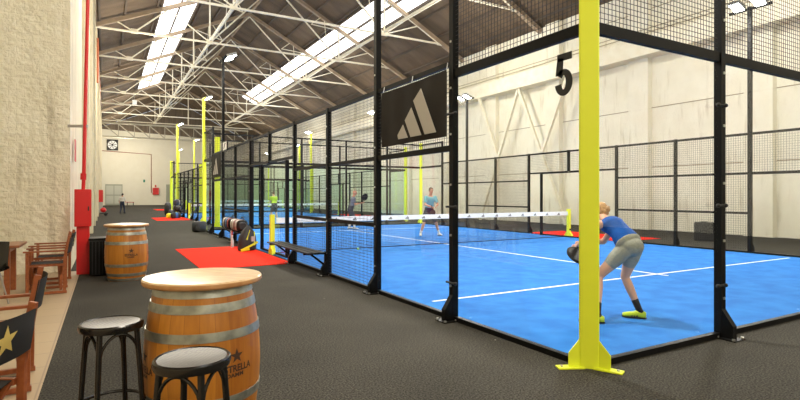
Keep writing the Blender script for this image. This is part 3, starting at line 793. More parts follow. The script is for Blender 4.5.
def make_barrel(label, group):
    r = thing('barrel_table', label, 'barrel table', (0, 0, 0), 0, group)
    pr = [(barrel_r(z) - .0, z) for z in [0, .08, .16, .24, .32, .4, .45, .5, .58, .66, .74, .82, .90, .93]]
    b = MB().lathe(pr, 72); body = b.build('staves', M['stave'], r, smooth=True)
    for z0, z1 in ((.006, .048), (.085, .135), (.247, .298), (.632, .685), (.795, .845), (.882, .926)):
        h = MB().lathe([(barrel_r(z0) + .001, z0), (barrel_r(z0) + .005, z0), (barrel_r((z0 + z1) / 2) + .0055, (z0 + z1) / 2), (barrel_r(z1) + .005, z1), (barrel_r(z1) + .001, z1)], 72)
        a = 1.0; rr = barrel_r((z0 + z1) / 2) + .008
        for q in (0, .06): h.ball((rr * math.cos(a + q), rr * math.sin(a + q), (z0 + z1) / 2), .007, 8, 5)
        h.build('hoop', M['steel'], r, smooth=True)
    t = MB(); t.mi(1).lathe([(.0, .935), (.340, .935), (.352, .940), (.358, .950), (.357, .968)], 80)
    t.mi(0).lathe([(.357, .968), (.350, .976), (.33, .979), (0, .979)], 80)
    t.build('round_top', [M['disc'], M['disc_edge']], r, smooth=True)
    for phi in [-PI / 2 + .895, -PI / 2 - .895 , PI / 2 - .895, PI / 2 + .895]:
        wrap_star(.046, .528, phi, r)
        wrap_text('ESTRELLA', .056, 0, .438, phi, r, 'printed_lettering', M['print'], .86, .0018)
        wrap_text('DAMM', .034, -.012, .406, phi, r, 'printed_lettering', M['print'], 1.15, .001)
    return r
b1 = make_barrel('oak barrel table nearest the viewer, with a round pale top', 'barrel tables')
b1.location = (.542, 3.47, 0); b1.rotation_euler = (0, 0, -.485)
b2 = copy_tree(b1); b2.location = (.325, 10.36, 0); b2.rotation_euler = (0, 0, -.72); b2['label'] = 'oak barrel table further off, beside the red post'

# ------------------------------------------------------------------ stools
def make_stool(label):
    r = thing('bar_stool', label, 'bar stool', (0, 0, 0), 0, 'black bentwood bar stools')
    H = .755
    MB().lathe([(.140, H - .045), (.163, H - .042), (.169, H - .025), (.166, H - .006), (.158, H), (.149, H - .004), (.149, H - .03), (.140, H - .045)], 56, cap=False).build('seat_rim', M['gloss_black'], r, smooth=True)
    MB().lathe([(.0, H - .022), (.148, H - .020), (.150, H - .004), (.12, H - .006), (.07, H - .010), (0, H - .012)], 56).build('seat', M['cane'], r, smooth=True)
    for k in range(4):
        a = PI / 4 + k * PI / 2; ca, sa = math.cos(a), math.sin(a)
        MB().tube([(.138 * ca, .138 * sa, H - .03), (.16 * ca, .16 * sa, .45), (.178 * ca, .178 * sa, .2), (.205 * ca, .205 * sa, 0)], [.0155, .0155, .014, .0125], 12).build('leg', M['gloss_black'], r, smooth=True)
    for k in range(4):                              # bent arches between neighbouring legs
        a0 = PI / 4 + k * PI / 2; a1 = a0 + PI / 2; pts = []
        p0 = Vector((.150 * math.cos(a0), .150 * math.sin(a0), H - .20)); p1 = Vector((.150 * math.cos(a1), .150 * math.sin(a1), H - .20))
        for i in range(13):
            t = i / 12; p = p0.lerp(p1, t); z = H - .20 + .145 * math.sin(PI * t) ** .55
            rr = 1 + .10 * math.sin(PI * t); pts.append((p.x * rr, p.y * rr, z))
        MB().tube(pts, .0085, 8).build('arch_brace', M['gloss_black'], r, smooth=True)
    R = .172; MB().tube([(R * math.cos(t * 2 * PI / 40), R * math.sin(t * 2 * PI / 40), .29) for t in range(40)], .010, 8, True).build('foot_ring', M['gloss_black'], r, smooth=True)
    return r
s1 = make_stool('black bentwood bar stool left of the near barrel'); s1.location = (.03, 3.42, 0); s1.rotation_euler = (0, 0, .35)
s2 = copy_tree(s1); s2.location = (.342, 2.50, 0); s2.rotation_euler = (0, 0, .9); s2['label'] = 'black bentwood bar stool in front of the near barrel, cut by the lower edge'

# ------------------------------------------------------------------ director chairs (local: sitter looks along -X, back at +X)
def make_chair(label):
    r = thing('director_chair', label, 'chair', (0, 0, 0), 0, "director's chairs with starred backs")
    W = .27; L = .23
    for s in (-1, 1):
        MB().bar((.23, s * W, .02), (.235, s * W, .56), .042, .03).bar((.235, s * W, .54), (.30, s * W, .88), .042, .026).build('rear_post', M['chair_wood'], r, bevel=.003)
        MB().bar((-.23, s * W, .02), (-.23, s * W, .635), .042, .03).build('front_post', M['chair_wood'], r, bevel=.003)
        MB().bar((-.28, s * W, .65), (.27, s * W, .65), .052, .024).build('armrest', M['chair_wood'], r, bevel=.004)
        MB().bar((-.26, s * W, .03), (.26, s * W, .03), .035, .04).build('foot_rail', M['chair_wood'], r, bevel=.003)
        MB().bar((-.22, s * (W - .03), .44), (.22, s * (W - .03), .44), .03, .04).build('seat_rail', M['chair_wood'], r, bevel=.003)
    for x in (-.17, .17):
        for s in (-1, 1):
            MB().bar((x + s * .012, -s * (W - .03), .06), (x + s * .012, s * (W - .03), .43), .018, .036, (1, 0, 0)).build('cross_leg', M['chair_wood'], r, bevel=.002)
    sb = MB(); vs = []; fs = []; ny = 12
    for s in (0, 1):
        for x in (-.21, .21):
            for i in range(ny + 1):
                u = i / ny * 2 - 1; vs.append((x, u * (W - .01), .462 - .035 * (1 - u * u) - s * .004))
    n1 = ny + 1
    for s in (0, 1):
        for i in range(ny): fs.append((s * 2 * n1 + i, s * 2 * n1 + i + 1, s * 2 * n1 + n1 + i + 1, s * 2 * n1 + n1 + i))
    fs += [(i, i + 1, 2 * n1 + i + 1, 2 * n1 + i) for i in range(ny)] + [(n1 + i, n1 + i + 1, 3 * n1 + i + 1, 3 * n1 + i) for i in range(ny)]
    sb.add(vs, fs); sb.build('seat', M['canvas'], r, smooth=True)
    # back rest sling: curved towards the back, star printed on the rear
    def bx(u, z): return .262 + (z - .60) * .17 + .045 * (1 - u * u)
    bk = MB(); vs = []; fs = []; nz = 5
    for s in (0, 1):
        for j in range(nz + 1):
            for i in range(ny + 1):
                u = i / ny * 2 - 1; z = .61 + .235 * j / nz; vs.append((bx(u, z) + s * .006, u * (W + .02), z))
    N = (nz + 1) * n1
    for s in (0, 1):
        for j in range(nz):
            for i in range(ny):
                a = s * N + j * n1 + i; fs.append((a, a + 1, a + n1 + 1, a + n1))
    for j in range(nz): fs += [(j * n1, (j + 1) * n1, N + (j + 1) * n1, N + j * n1), (j * n1 + ny, (j + 1) * n1 + ny, N + (j + 1) * n1 + ny, N + j * n1 + ny)]
    bk.add(vs, fs); bk = bk.build('backrest', M['canvas'], r, smooth=True)
    st = MB(); pts = []
    for i in range(10):
        a = PI / 2 + i * PI / 5 + .12; q = .088 if i % 2 == 0 else .036; pts.append((q * math.cos(a), q * math.sin(a)))
    vs = []; fs = []
    for i in range(10):
        p, q = pts[i], pts[(i + 1) % 10]
        for k in range(4):
            b = len(vs)
            for (a_, t) in ((p, k / 4), (p, (k + 1) / 4), (q, (k + 1) / 4), (q, k / 4)):
                y, z = a_[0] * t, a_[1] * t + .73; vs.append((bx(y / (W + .02), z) + .0085, y, z))
            fs.append((b, b + 1, b + 2, b + 3))
    st.add(vs, fs).build('gold_star', M['star'], bk)
    return r
c0 = make_chair("wooden director's chair nearest the viewer, gold star on its black back")
def put(c, x, y, a, lb=None):
    c.location = (x, y, 0); c.rotation_euler = (0, 0, a)
    if lb: c['label'] = lb
put(c0, -.745, 3.47, math.radians(-27))
c1 = copy_tree(c0); put(c1, -.76, 5.02, math.radians(3), "wooden director's chair just behind the nearest starred one")
c2 = copy_tree(c0); put(c2, -.78, 9.55, math.radians(2), "wooden director's chair by the whitewashed wall, nearer one of the pair")
c3 = copy_tree(c0); put(c3, -.80, 10.55, math.radians(-3), "wooden director's chair by the whitewashed wall, further one of the pair")

# table and black shell chair at the left edge
r = thing('wooden_table', 'brown wooden table by the whitewashed wall at the left edge', 'table', (-1.62, 9.75, 0))
MB().box(-.52, .52, -.42, .42, .715, .75).build('tabletop', M['table_wood'], r, bevel=.004)
for x in (-.40, .36):
    for y in (-.30, .30): MB().box(x - .035, x + .035, y - .03, y + .03, 0, .715).build('leg', M['chair_wood'], r, bevel=.003)
    MB().box(x - .025, x + .025, -.33, .33, .64, .712).build('apron', M['table_wood'], r)
r = thing('shell_chair', 'black moulded chair with grey metal legs in front of the wooden table', 'chair', (-1.41, 8.65, 0), -.4)
sh = MB(); pts = []
vs = []; fs = []; NU, NV = 10, 12
for s in (0, 1):
    for j in range(NV + 1):
        v = j / NV
        if v < .5: yy, zz = -.20 + .40 * v * 2, .46 - .02 * math.sin(v * 2 * PI)
        else: q = (v - .5) * 2; yy, zz = .20 + .07 * q, .46 + .38 * q
        for i in range(NU + 1):
            u = i / NU * 2 - 1; wv = .21 - .03 * max(0, v - .6)
            vs.append((u * wv, yy - .05 * u * u * (1 if v > .5 else 0) - s * .0, zz + .03 * u * u * (1 if v <= .5 else 0) + s * .012))
N = (NU + 1) * (NV + 1)
for s in (0, 1):
    for j in range(NV):
        for i in range(NU):
            a = s * N + j * (NU + 1) + i; fs.append((a, a + 1, a + NU + 2, a + NU + 1))
MB().add(vs, fs).build('shell', M['gloss_black'], r, smooth=True)
for sx in (-1, 1):
    for sy in (-1, 1): MB().tube([(sx * .13, sy * .12, .45), (sx * .20, sy * .20, 0)], .011, 8).build('leg', M['grey_tube'], r, smooth=True)

# ------------------------------------------------------------------ red post, pipe, bin
r = thing('fire_hose_post', 'red steel hose box on a red column by the whitewashed wall', 'fire hose box', (-.37, 11.45, 0))
MB().box(-.105, .105, -.09, .09, 0, .90).build('column', M['red_paint'], r, bevel=.006)
hb = MB().box(-.135, .135, -.14, .12, .90, 1.60).build('box', M['red_paint'], r, bevel=.008)
MB().box(-.115, .115, -.146, -.140, .94, 1.56).build('door', M['red_paint'], hb, bevel=.003)
MB().box(.08, .10, -.156, -.146, 1.2, 1.28).build('handle', M['dark'], hb)
r = thing('red_pipe', 'slim red sprinkler pipe rising up the edge of the whitewashed wall', 'pipe', (-.37, 11.45, 1.6))
MB().tube([(-.37, 11.45, 1.6), (-.36, 11.45, 1.85), (-.27, 11.52, 6.5), (-.25, 11.52, 11.0)], .032, 12).build('pipe', M['red_paint'], r, (-.37, 11.45, 1.6), smooth=True)
MB().tube([(-.37, 11.45, 1.78), (-.365, 11.45, 1.90)], .05, 12).build('coupling', M['red_paint'], r, (-.37, 11.45, 1.6), smooth=True)
MB().bar((-.62, 11.6, 2.80), (-.29, 11.44, 2.80), .03, .05).build('clip', M['grey_tube'], r, (-.37, 11.45, 1.6))
tag(MB().box(-.56, -.545, 12.6, 13.0, 2.2, 2.65).build('fire_sign', M['red_plastic'], org=(-.55, 12.8, 2.2)), 'faded red strip sign on the left wall beside the pipe', 'sign')
r = thing('slatted_bin', 'black slatted box behind the further barrel', 'box', (-.02, 11.2, 0))
MB().box(-.24, .24, -.24, .24, 0.02, .66).build('body', M['dark'], r, bevel=.01)
sl = MB()
for i in range(9): sl.box(-.235 + i * .054, -.20 + i * .054, -.256, -.24, .04, .64)
sl.build('slats', M['black'], r)
MB().box(-.25, .25, -.25, .25, .66, .70).build('lid', M['black'], r, bevel=.006)

# ------------------------------------------------------------------ left wall and back wall fittings
r = thing('hose_cabinet', 'red hose cabinet on the left wall in the distance', 'fire hose box', (-.42, 46, .9))
MB().box(-.60, -.18, 45.6, 46.4, .9, 1.9).build('box', M['red_paint'], r, (-.42, 46, .9)); MB().box(-.17, -.16, 45.7, 46.3, 1.0, 1.8).build('door', M['red_paint'], r, (-.42, 46, .9))
r = thing('hand_truck', 'small dark cart with bottles at the foot of the left wall', 'cart', (-.2, 43.5, 0))
MB().box(-.2, .35, -.3, .3, .15, .22).build('platform', M['dark'], r)
for s in (-.2, .2): MB().tube([(.2, s - .03, .12), (.2, s + .03, .12)], .12, 14).build('wheel', M['rubber'], r)
MB().bar((-.18, 0, .2), (-.18, 0, 1.0), .4, .03).build('back', M['grey_tube'], r)
MB().ball((.05, 0, .42), .2, 12, 8, (1, 1, .9)).build('red_canister', M['red_paint'], r)
tag(MB().tube([(-.40, 34.6, 10.6), (-.40, 34.6, 8.0)], .06, 10).tube([(-.40, 34.6, 10.5), (-.40, 60, 10.5)], .03, 8).build('red_pipe', M['pipe_brown'], org=(-.36, 33.5, 8)), 'rust red pipe running high along the left wall into the distance', 'pipe')

def bk(x0, x1, z0, z1, y0=YB - .06, y1=YB): return MB().box(x0, x1, y0, y1, z0, z1)
dr = struct(bk(-.05, 2.2, 0, 3.15).build('door_1', M['door'], org=(1.1, YB, 0)), 'grey double door in the end wall')
for x0, x1 in ((.06, 1.02), (1.13, 2.09)):
    for z0, z1 in ((.25, 1.45), (1.6, 2.95)): bk(x0, x1, z0, z1, YB - .09, YB - .06).build('pane', M['pane'], dr, (1.1, YB, 0))
struct(bk(8.2, 8.8, 0, 3.2).build('door_2', M['door'], org=(8.5, YB, 0)), 'grey doorway in the end wall')
FC = (.88, 9.0); r = thing('wall_fan', 'black square wall fan with a white round face on the end wall', 'ventilator', (FC[0], YB, 9.0)); o = (FC[0], YB, 9.0)
bk(FC[0] - .74, FC[0] + .74, 8.2, 9.8, YB - .2, YB).build('frame', M['dark'], r, o)
def ydisc(c, R, y0, y1, n=32): return MB().prism([(c[0] + R * math.cos(2 * PI * i / n), c[1] + R * math.sin(2 * PI * i / n)) for i in range(n)], 'y', y0, y1)
ydisc(FC, .62, YB - .24, YB - .2).build('face', M['white'], r, o)
for k in range(8):
    a = k * PI / 4 + .2; MB().bar((FC[0] + .2 * math.cos(a), YB - .26, 9 + .2 * math.sin(a)), (FC[0] + .56 * math.cos(a), YB - .26, 9 + .56 * math.sin(a)), .07, .02, (0, 1, 0)).build('blade', M['dark'], r, o)
ydisc(FC, .15, YB - .30, YB - .24, 20).build('hub', M['dark'], r, o)
tag(MB().tube([(WL + .1, YB - .1, 8.1), (6.1, YB - .1, 7.8), (6.1, YB - .1, 1.9)], .05, 8).build('wall_pipe', M['pipe_brown'], org=(6, YB, 2)), 'rust red pipe crossing and dropping down the end wall', 'pipe')
r = thing('hydrant_box', 'red hydrant box on the end wall at the foot of the pipe', 'fire hose box', (6.7, YB, 1.5))
bk(6.3, 7.15, 1.6, 2.65, YB - .3, YB).build('box', M['red_paint'], r, (6.7, YB, 1.5)); bk(6.6, 6.8, 2.75, 3.1, YB - .1, YB).build('sign', M['red_plastic'], r, (6.7, YB, 1.5))
tag(bk(5.0, 5.25, 3.5, 3.9, YB - .05, YB).build('wall_sign', M['green_sign'], org=(5.1, YB, 3.3)), 'small green sign on the end wall', 'sign')
r = thing('low_bench', 'low red bench against the end wall right of the double door', 'bench', (3.2, YB - 1, 0))
MB().box(-.5, .5, -.2, .2, .42, .50).build('seat', M['red_plastic'], r)
for x in (-.4, .4): MB().box(x - .05, x + .05, -.18, .18, 0, .42).build('leg', M['dark'], r)
r = thing('hanging_lamp_box', 'small pale box hanging from the left side of a roof truss', 'lamp', (2.45, 56.4, 10.55))
MB().box(-.19, .19, -.15, .15, -.2, .2).build('box', M['white'], r); MB().tube([(0, 0, .2), (0, 0, .7)], .02, 6).build('rod', M['grey_tube'], r)
pts = [(9.2, 14.0, 11.2)]
def cable(p0, p1, sag, label, r=.016):
    p0 = Vector(p0); p1 = Vector(p1); ps = [p0.lerp(p1, t / 16) - Vector((0, 0, sag * 4 * (t / 16) * (1 - t / 16))) for t in range(17)]
    tag(MB().tube(ps, r, 6).build('hanging_cable', M['white'], org=tuple(p0)), label, 'cable')
cable((9.9, 16.8, 11.6), (11.9, 23.2, 11.2), 1.1, 'thin white cable sagging under the roof above the near court')

# speaker on the far side of court five
r = thing('loudspeaker', 'black loudspeaker on the floor beyond the far fence, by the cream wall', 'speaker', (17.1, 9.75, 0), math.radians(-62))
MB().box(-.28, .28, -.2, .2, 0, .60).build('cabinet', M['rubber'], r, bevel=.02)
def disc_y(R, y, z, d=.02): return MB().prism([(R * math.cos(2 * PI * i / 24), z + R * math.sin(2 * PI * i / 24)) for i in range(24)], 'y', y - d, y)
disc_y(.17, -.20, .24).build('woofer', M['dark'], r); disc_y(.06, -.20, .48).build('tweeter', M['dark'], r)
MB().box(-.1, .1, -.03, .03, .60, .63).build('handle', M['dark'], r)

tag(MB().ball((5.9, 12.6, .046), .034, 14, 10).build('tennis_ball', M['ball'], org=(5.9, 12.6, .012), smooth=True), 'green yellow ball lying on the blue turf by the net', 'ball')

# ------------------------------------------------------------------ bags
def rbag(name, label, loc, rz, L, W, H, m, trims, group='sports bags', straps=True, ex=.65):
    r = thing(name, label, 'bag', loc, rz, group)
    b = MB(); n = 14; prof = []
    vs = []; fs = []; rings = 9
    for i in range(rings):
        t = i / (rings - 1); x = -L / 2 + L * t; k = (1 - abs(2 * t - 1) ** 5) ** .4 * .9 + .1 if 0 < t < 1 else .55
        for q in range(n):
            a = 2 * PI * q / n; ca, sa = math.cos(a), math.sin(a)
            se = lambda c: math.copysign(abs(c) ** ex, c)
            vs.append((x, W / 2 * k * se(ca), H / 2 + H / 2 * k * se(sa)))
    for i in range(rings - 1):
        for q in range(n): fs.append((i * n + q, i * n + (q + 1) % n, (i + 1) * n + (q + 1) % n, (i + 1) * n + q))
    fs += [tuple(range(n)), tuple((rings - 1) * n + q for q in range(n))]
    b.add(vs, fs); b.build('body', M[m], r, smooth=True)
    for t0, t1, tm in trims:
        tb = MB(); vs = []; fs = []
        for x in (-L / 2 + L * t0, -L / 2 + L * t1):
            for q in range(n):
                a = 2 * PI * q / n; se = lambda c: math.copysign(abs(c) ** ex, c); vs.append((x, W / 2 * 1.015 * se(math.cos(a)), H / 2 + H / 2 * 1.015 * se(math.sin(a))))
        for q in range(n): fs.append((q, (q + 1) % n, n + (q + 1) % n, n + q))
        tb.add(vs, fs); tb.build('panel', M[tm], r, smooth=True)
    if straps:
        ps = [(-L * .22 + L * .44 * t / 10, -W * .30, H + .09 * math.sin(PI * t / 10) - .02) for t in range(11)]
        MB().tube(ps, .014, 6).build('strap', M['bag_black'], r)
    return r
rbag('racket_bag', 'padel bag with a red end, left one on the bench by the red carpet', (3.36, 16.55, .457), math.radians(90), 1.1, .32, .34, 'bag_black', ((.06, .16, 'bag_red'), (.30, .42, 'bag_blue'), (.60, .80, 'bag_grey')))
rbag('racket_bag', 'padel bag with pale panels, right one on the bench by the red carpet', (3.36, 15.3, .457), math.radians(88), 1.15, .32, .33, 'bag_black', ((.08, .30, 'bag_grey'), (.36, .44, 'bag_red'), (.52, .72, 'bag_grey'), (.80, .92, 'pane')))
# standing backpack
r = thing('backpack', 'black and yellow backpack standing on the floor by the entrance', 'bag', (3.28, 14.0, .012), math.radians(20), 'sports bags')
vs = []; fs = []; n = 14
for j, (z, w_, d_) in enumerate(((0.0, .20, .13), (.03, .24, .16), (.2, .25, .17), (.38, .22, .15), (.52, .15, .12), (.62, .07, .07), (.66, .03, .04))):
    for q in range(n):
        a = 2 * PI * q / n; se = lambda c: math.copysign(abs(c) ** .7, c); vs.append((w_ * se(math.cos(a)) + .06 * z, d_ * se(math.sin(a)), z))
for j in range(6):
    for q in range(n): fs.append((j * n + q, j * n + (q + 1) % n, (j + 1) * n + (q + 1) % n, (j + 1) * n + q))
fs += [tuple(range(n)), tuple(6 * n + q for q in range(n))]
MB().add(vs, fs).build('body', M['bag_black'], r, smooth=True)
MB().bar((-.22, -.16, .05), (.22, -.17, .22), .03, .05).bar((-.26, -.13, .03), (-.05, -.19, .06), .06, .06).build('yellow_trim', M['bag_yellow'], r)
MB().bar((.12, -.16, .14), (.16, -.10, .50), .03, .035).bar((-.10, -.15, .30), (.02, -.10, .54), .03, .03).build('yellow_strap', M['bag_yellow'], r)
MB().box(.02, .13, -.185, -.15, .25, .38).build('pocket', M['bag_grey'], r)
r = thing('water_bottle', 'clear plastic bottle standing on the floor beside the backpack', 'bottle', (3.12, 15.05, .012))
MB().lathe([(.04, 0), (.045, .02), (.045, .20), (.028, .26), (.018, .28), (.018, .31)], 16).build('body', M['plastic'], r, smooth=True); MB().lathe([(.02, .31), (.02, .34), (0, .34)], 12).build('cap', M['white'], r)
r = thing('towel', 'red and white towel hanging from the bench beside the bottle', 'towel', (3.165, 15.3, .165))
tw = MB(); vs = []; fs = []
for s in (0, 1):
    for j in range(6):
        for i in range(7): vs.append((-.0 + .012 * math.sin(i * 1.7) - s * .008, -.11 + .22 * i / 6, .30 - .30 * j / 5 + (.02 * math.sin(i) if j == 5 else 0)))
for s in (0, 1):
    for j in range(5):
        for i in range(6):
            a = s * 42 + j * 7 + i; fs.append((a, a + 1, a + 8, a + 7))
tw.add(vs, fs); tw.m = [0 if (k % 6) < 3 else 1 for k in range(len(fs))]; tw.build('cloth', [M['bag_red'], M['white_cloth']], r, smooth=True)
rbag('sports_bag', 'boxy black bag on the floor at the far corner of the near court', (3.30, 22.2, 0), math.radians(35), .55, .40, .44, 'bag_black', (), ex=.3, straps=False)
bench(4.28, 36.9, 39.3, 'bench on the second court fence, under a pile of bags'); 
bg = [(4.2, 37.3, .457, 80, .8, .34, .34, 'bag_black', ((.4, .6, 'bag_grey'),), 'black bag with a pale panel on the second court bench, nearer one'),
      (4.2, 38.4, .457, 95, .9, .36, .38, 'bag_black', ((.3, .4, 'white'),), 'black bag with a white band on the second court bench, further one'),
      (4.2, 37.9, .80, 70, 1.0, .34, .42, 'dark_cloth', ((.45, .6, 'bag_grey'),), 'dark bag lying on top of the two bench bags'),
      (3.9, 35.8, .0, 30, .6, .36, .40, 'bag_black', ((.3, .6, 'bag_blue'),), 'black and blue bag on the floor by the second court entrance'),
      (3.55, 36.2, .0, 60, .45, .25, .34, 'bag_yellow', ((.6, .9, 'cyan'),), 'yellow and cyan bag on the floor by the second court entrance'),
      (3.9, 38.2, .0, 85, 1.2, .42, .52, 'bag_black', ((.2, .3, 'bag_red'),), 'black bag on the floor in front of the second court bench'),
      (3.9, 40.6, .0, 80, 1.1, .45, 1.0, 'bag_black', ((.5, .6, 'bag_grey'),), 'tall black bag on the floor beyond the second court bench')]
for x, y, z, a, L, W_, H_, m_, tr, lb in bg: rbag('sports_bag', lb, (x, y, z), math.radians(a), L, W_, H_, m_, tr, straps=False)

# ------------------------------------------------------------------ people
def mesh_from_prims(prims, vox, smooth_it=6):
    """capsules and ellipsoids fused into one continuous skin"""
    mb = MB()
    for p in prims:
        if p[0] == 'c':
            _, a, b, ra, rb = p; a = Vector(a); b = Vector(b); d = b - a; N = 6
            pts = [a.lerp(b, i / N) for i in range(N + 1)]; rs = [ra + (rb - ra) * i / N for i in range(N + 1)]
            dn = d.normalized()
            e0 = [a - dn * ra * math.sin(t) for t in (1.45, 1.0, .5)]; r0 = [ra * math.cos(t) for t in (1.45, 1.0, .5)]
            e1 = [b + dn * rb * math.sin(t) for t in (.5, 1.0, 1.45)]; r1 = [rb * math.cos(t) for t in (.5, 1.0, 1.45)]
            mb.tube(e0 + pts + e1, r0 + rs + r1, 14)
        elif p[0] == 'e':
            _, c, rad, R = p; mb.ball(c, 1, 18, 12, rad, R)
        elif p[0] == 'l':                                      # elliptical loft: rings (centre, side vec, depth vec)
            _, rings = p; vs = []; fs = []; n = 20
            for c, a, b in rings:
                for k in range(n):
                    t = 2 * PI * k / n; vs.append(Vector(c) + Vector(a) * math.cos(t) + Vector(b) * math.sin(t))
            for i in range(len(rings) - 1):
                for k in range(n): fs.append((i * n + k, i * n + (k + 1) % n, (i + 1) * n + (k + 1) % n, (i + 1) * n + k))
            fs += [tuple(range(n)), tuple((len(rings) - 1) * n + k for k in range(n))]
            mb.add(vs, fs)
    me = bpy.data.meshes.new('tmp'); me.from_pydata(mb.v, [], mb.f)
    bm = bmesh.new(); bm.from_mesh(me); bmesh.ops.recalc_face_normals(bm, faces=bm.faces); bm.to_mesh(me); bm.free()
    o = bpy.data.objects.new('tmp', me); col.objects.link(o)
    rm = o.modifiers.new('r', 'REMESH'); rm.mode = 'VOXEL'; rm.voxel_size = vox
    sm = o.modifiers.new('s', 'SMOOTH'); sm.factor = .5; sm.iterations = smooth_it
    dg = bpy.context.evaluated_depsgraph_get(); out = bpy.data.meshes.new_from_object(o.evaluated_get(dg))
    bpy.data.objects.remove(o); bpy.data.meshes.remove(me)
    for p in out.polygons: p.use_smooth = True
    return out
def put_mesh(me, name, m, parent, org):
    me.name = name; me.materials.clear(); me.materials.append(m)
    me.transform(Matrix.Translation(-Vector(org)))
    o = bpy.data.objects.new(name, me); col.objects.link(o); o.parent = parent; return o

def hand_prims(wr, d, side, palm_n, s=1., curl=.5, thumb=1):
    """palm, four unequal bent fingers and a thumb from the side of the palm"""
    wr = Vector(wr); d = Vector(d).normalized(); side = Vector(side); side = (side - d * side.dot(d)).normalized(); nrm = d.cross(side).normalized() * palm_n
    P = []
    P.append(('l', [(wr + d * t * s, side * w * s, nrm * h * s) for t, w, h in ((-.01, .024, .02), (.02, .030, .018), (.05, .038, .016), (.085, .040, .013), (.095, .030, .008))]))
    for i, (off, L) in enumerate(((-.030, .070), (-.010, .080), (.010, .075), (.029, .060))):
        b = wr + (d * .085 + side * off) * s; dd = d.copy(); r0 = .0092 * s
        for q in range(3):
            ang = curl * (.6 + .5 * q); dd = (d * math.cos(ang) + nrm * math.sin(ang)).normalized()
            e = b + dd * L * s * (.42, .32, .26)[q]; P.append(('c', b, e, r0, r0 * .92)); b = e; r0 *= .92
    b = wr + (d * .025 - side * .028 * thumb) * s; e = b + (d * .5 - side * .75 * thumb + nrm * .3).normalized() * .042 * s
    P.append(('c', b, e, .012 * s, .010 * s)); P.append(('c', e, e + (d * .8 - side * .1 * thumb + nrm * .5).normalized() * .032 * s, .010 * s, .0085 * s))
    return P

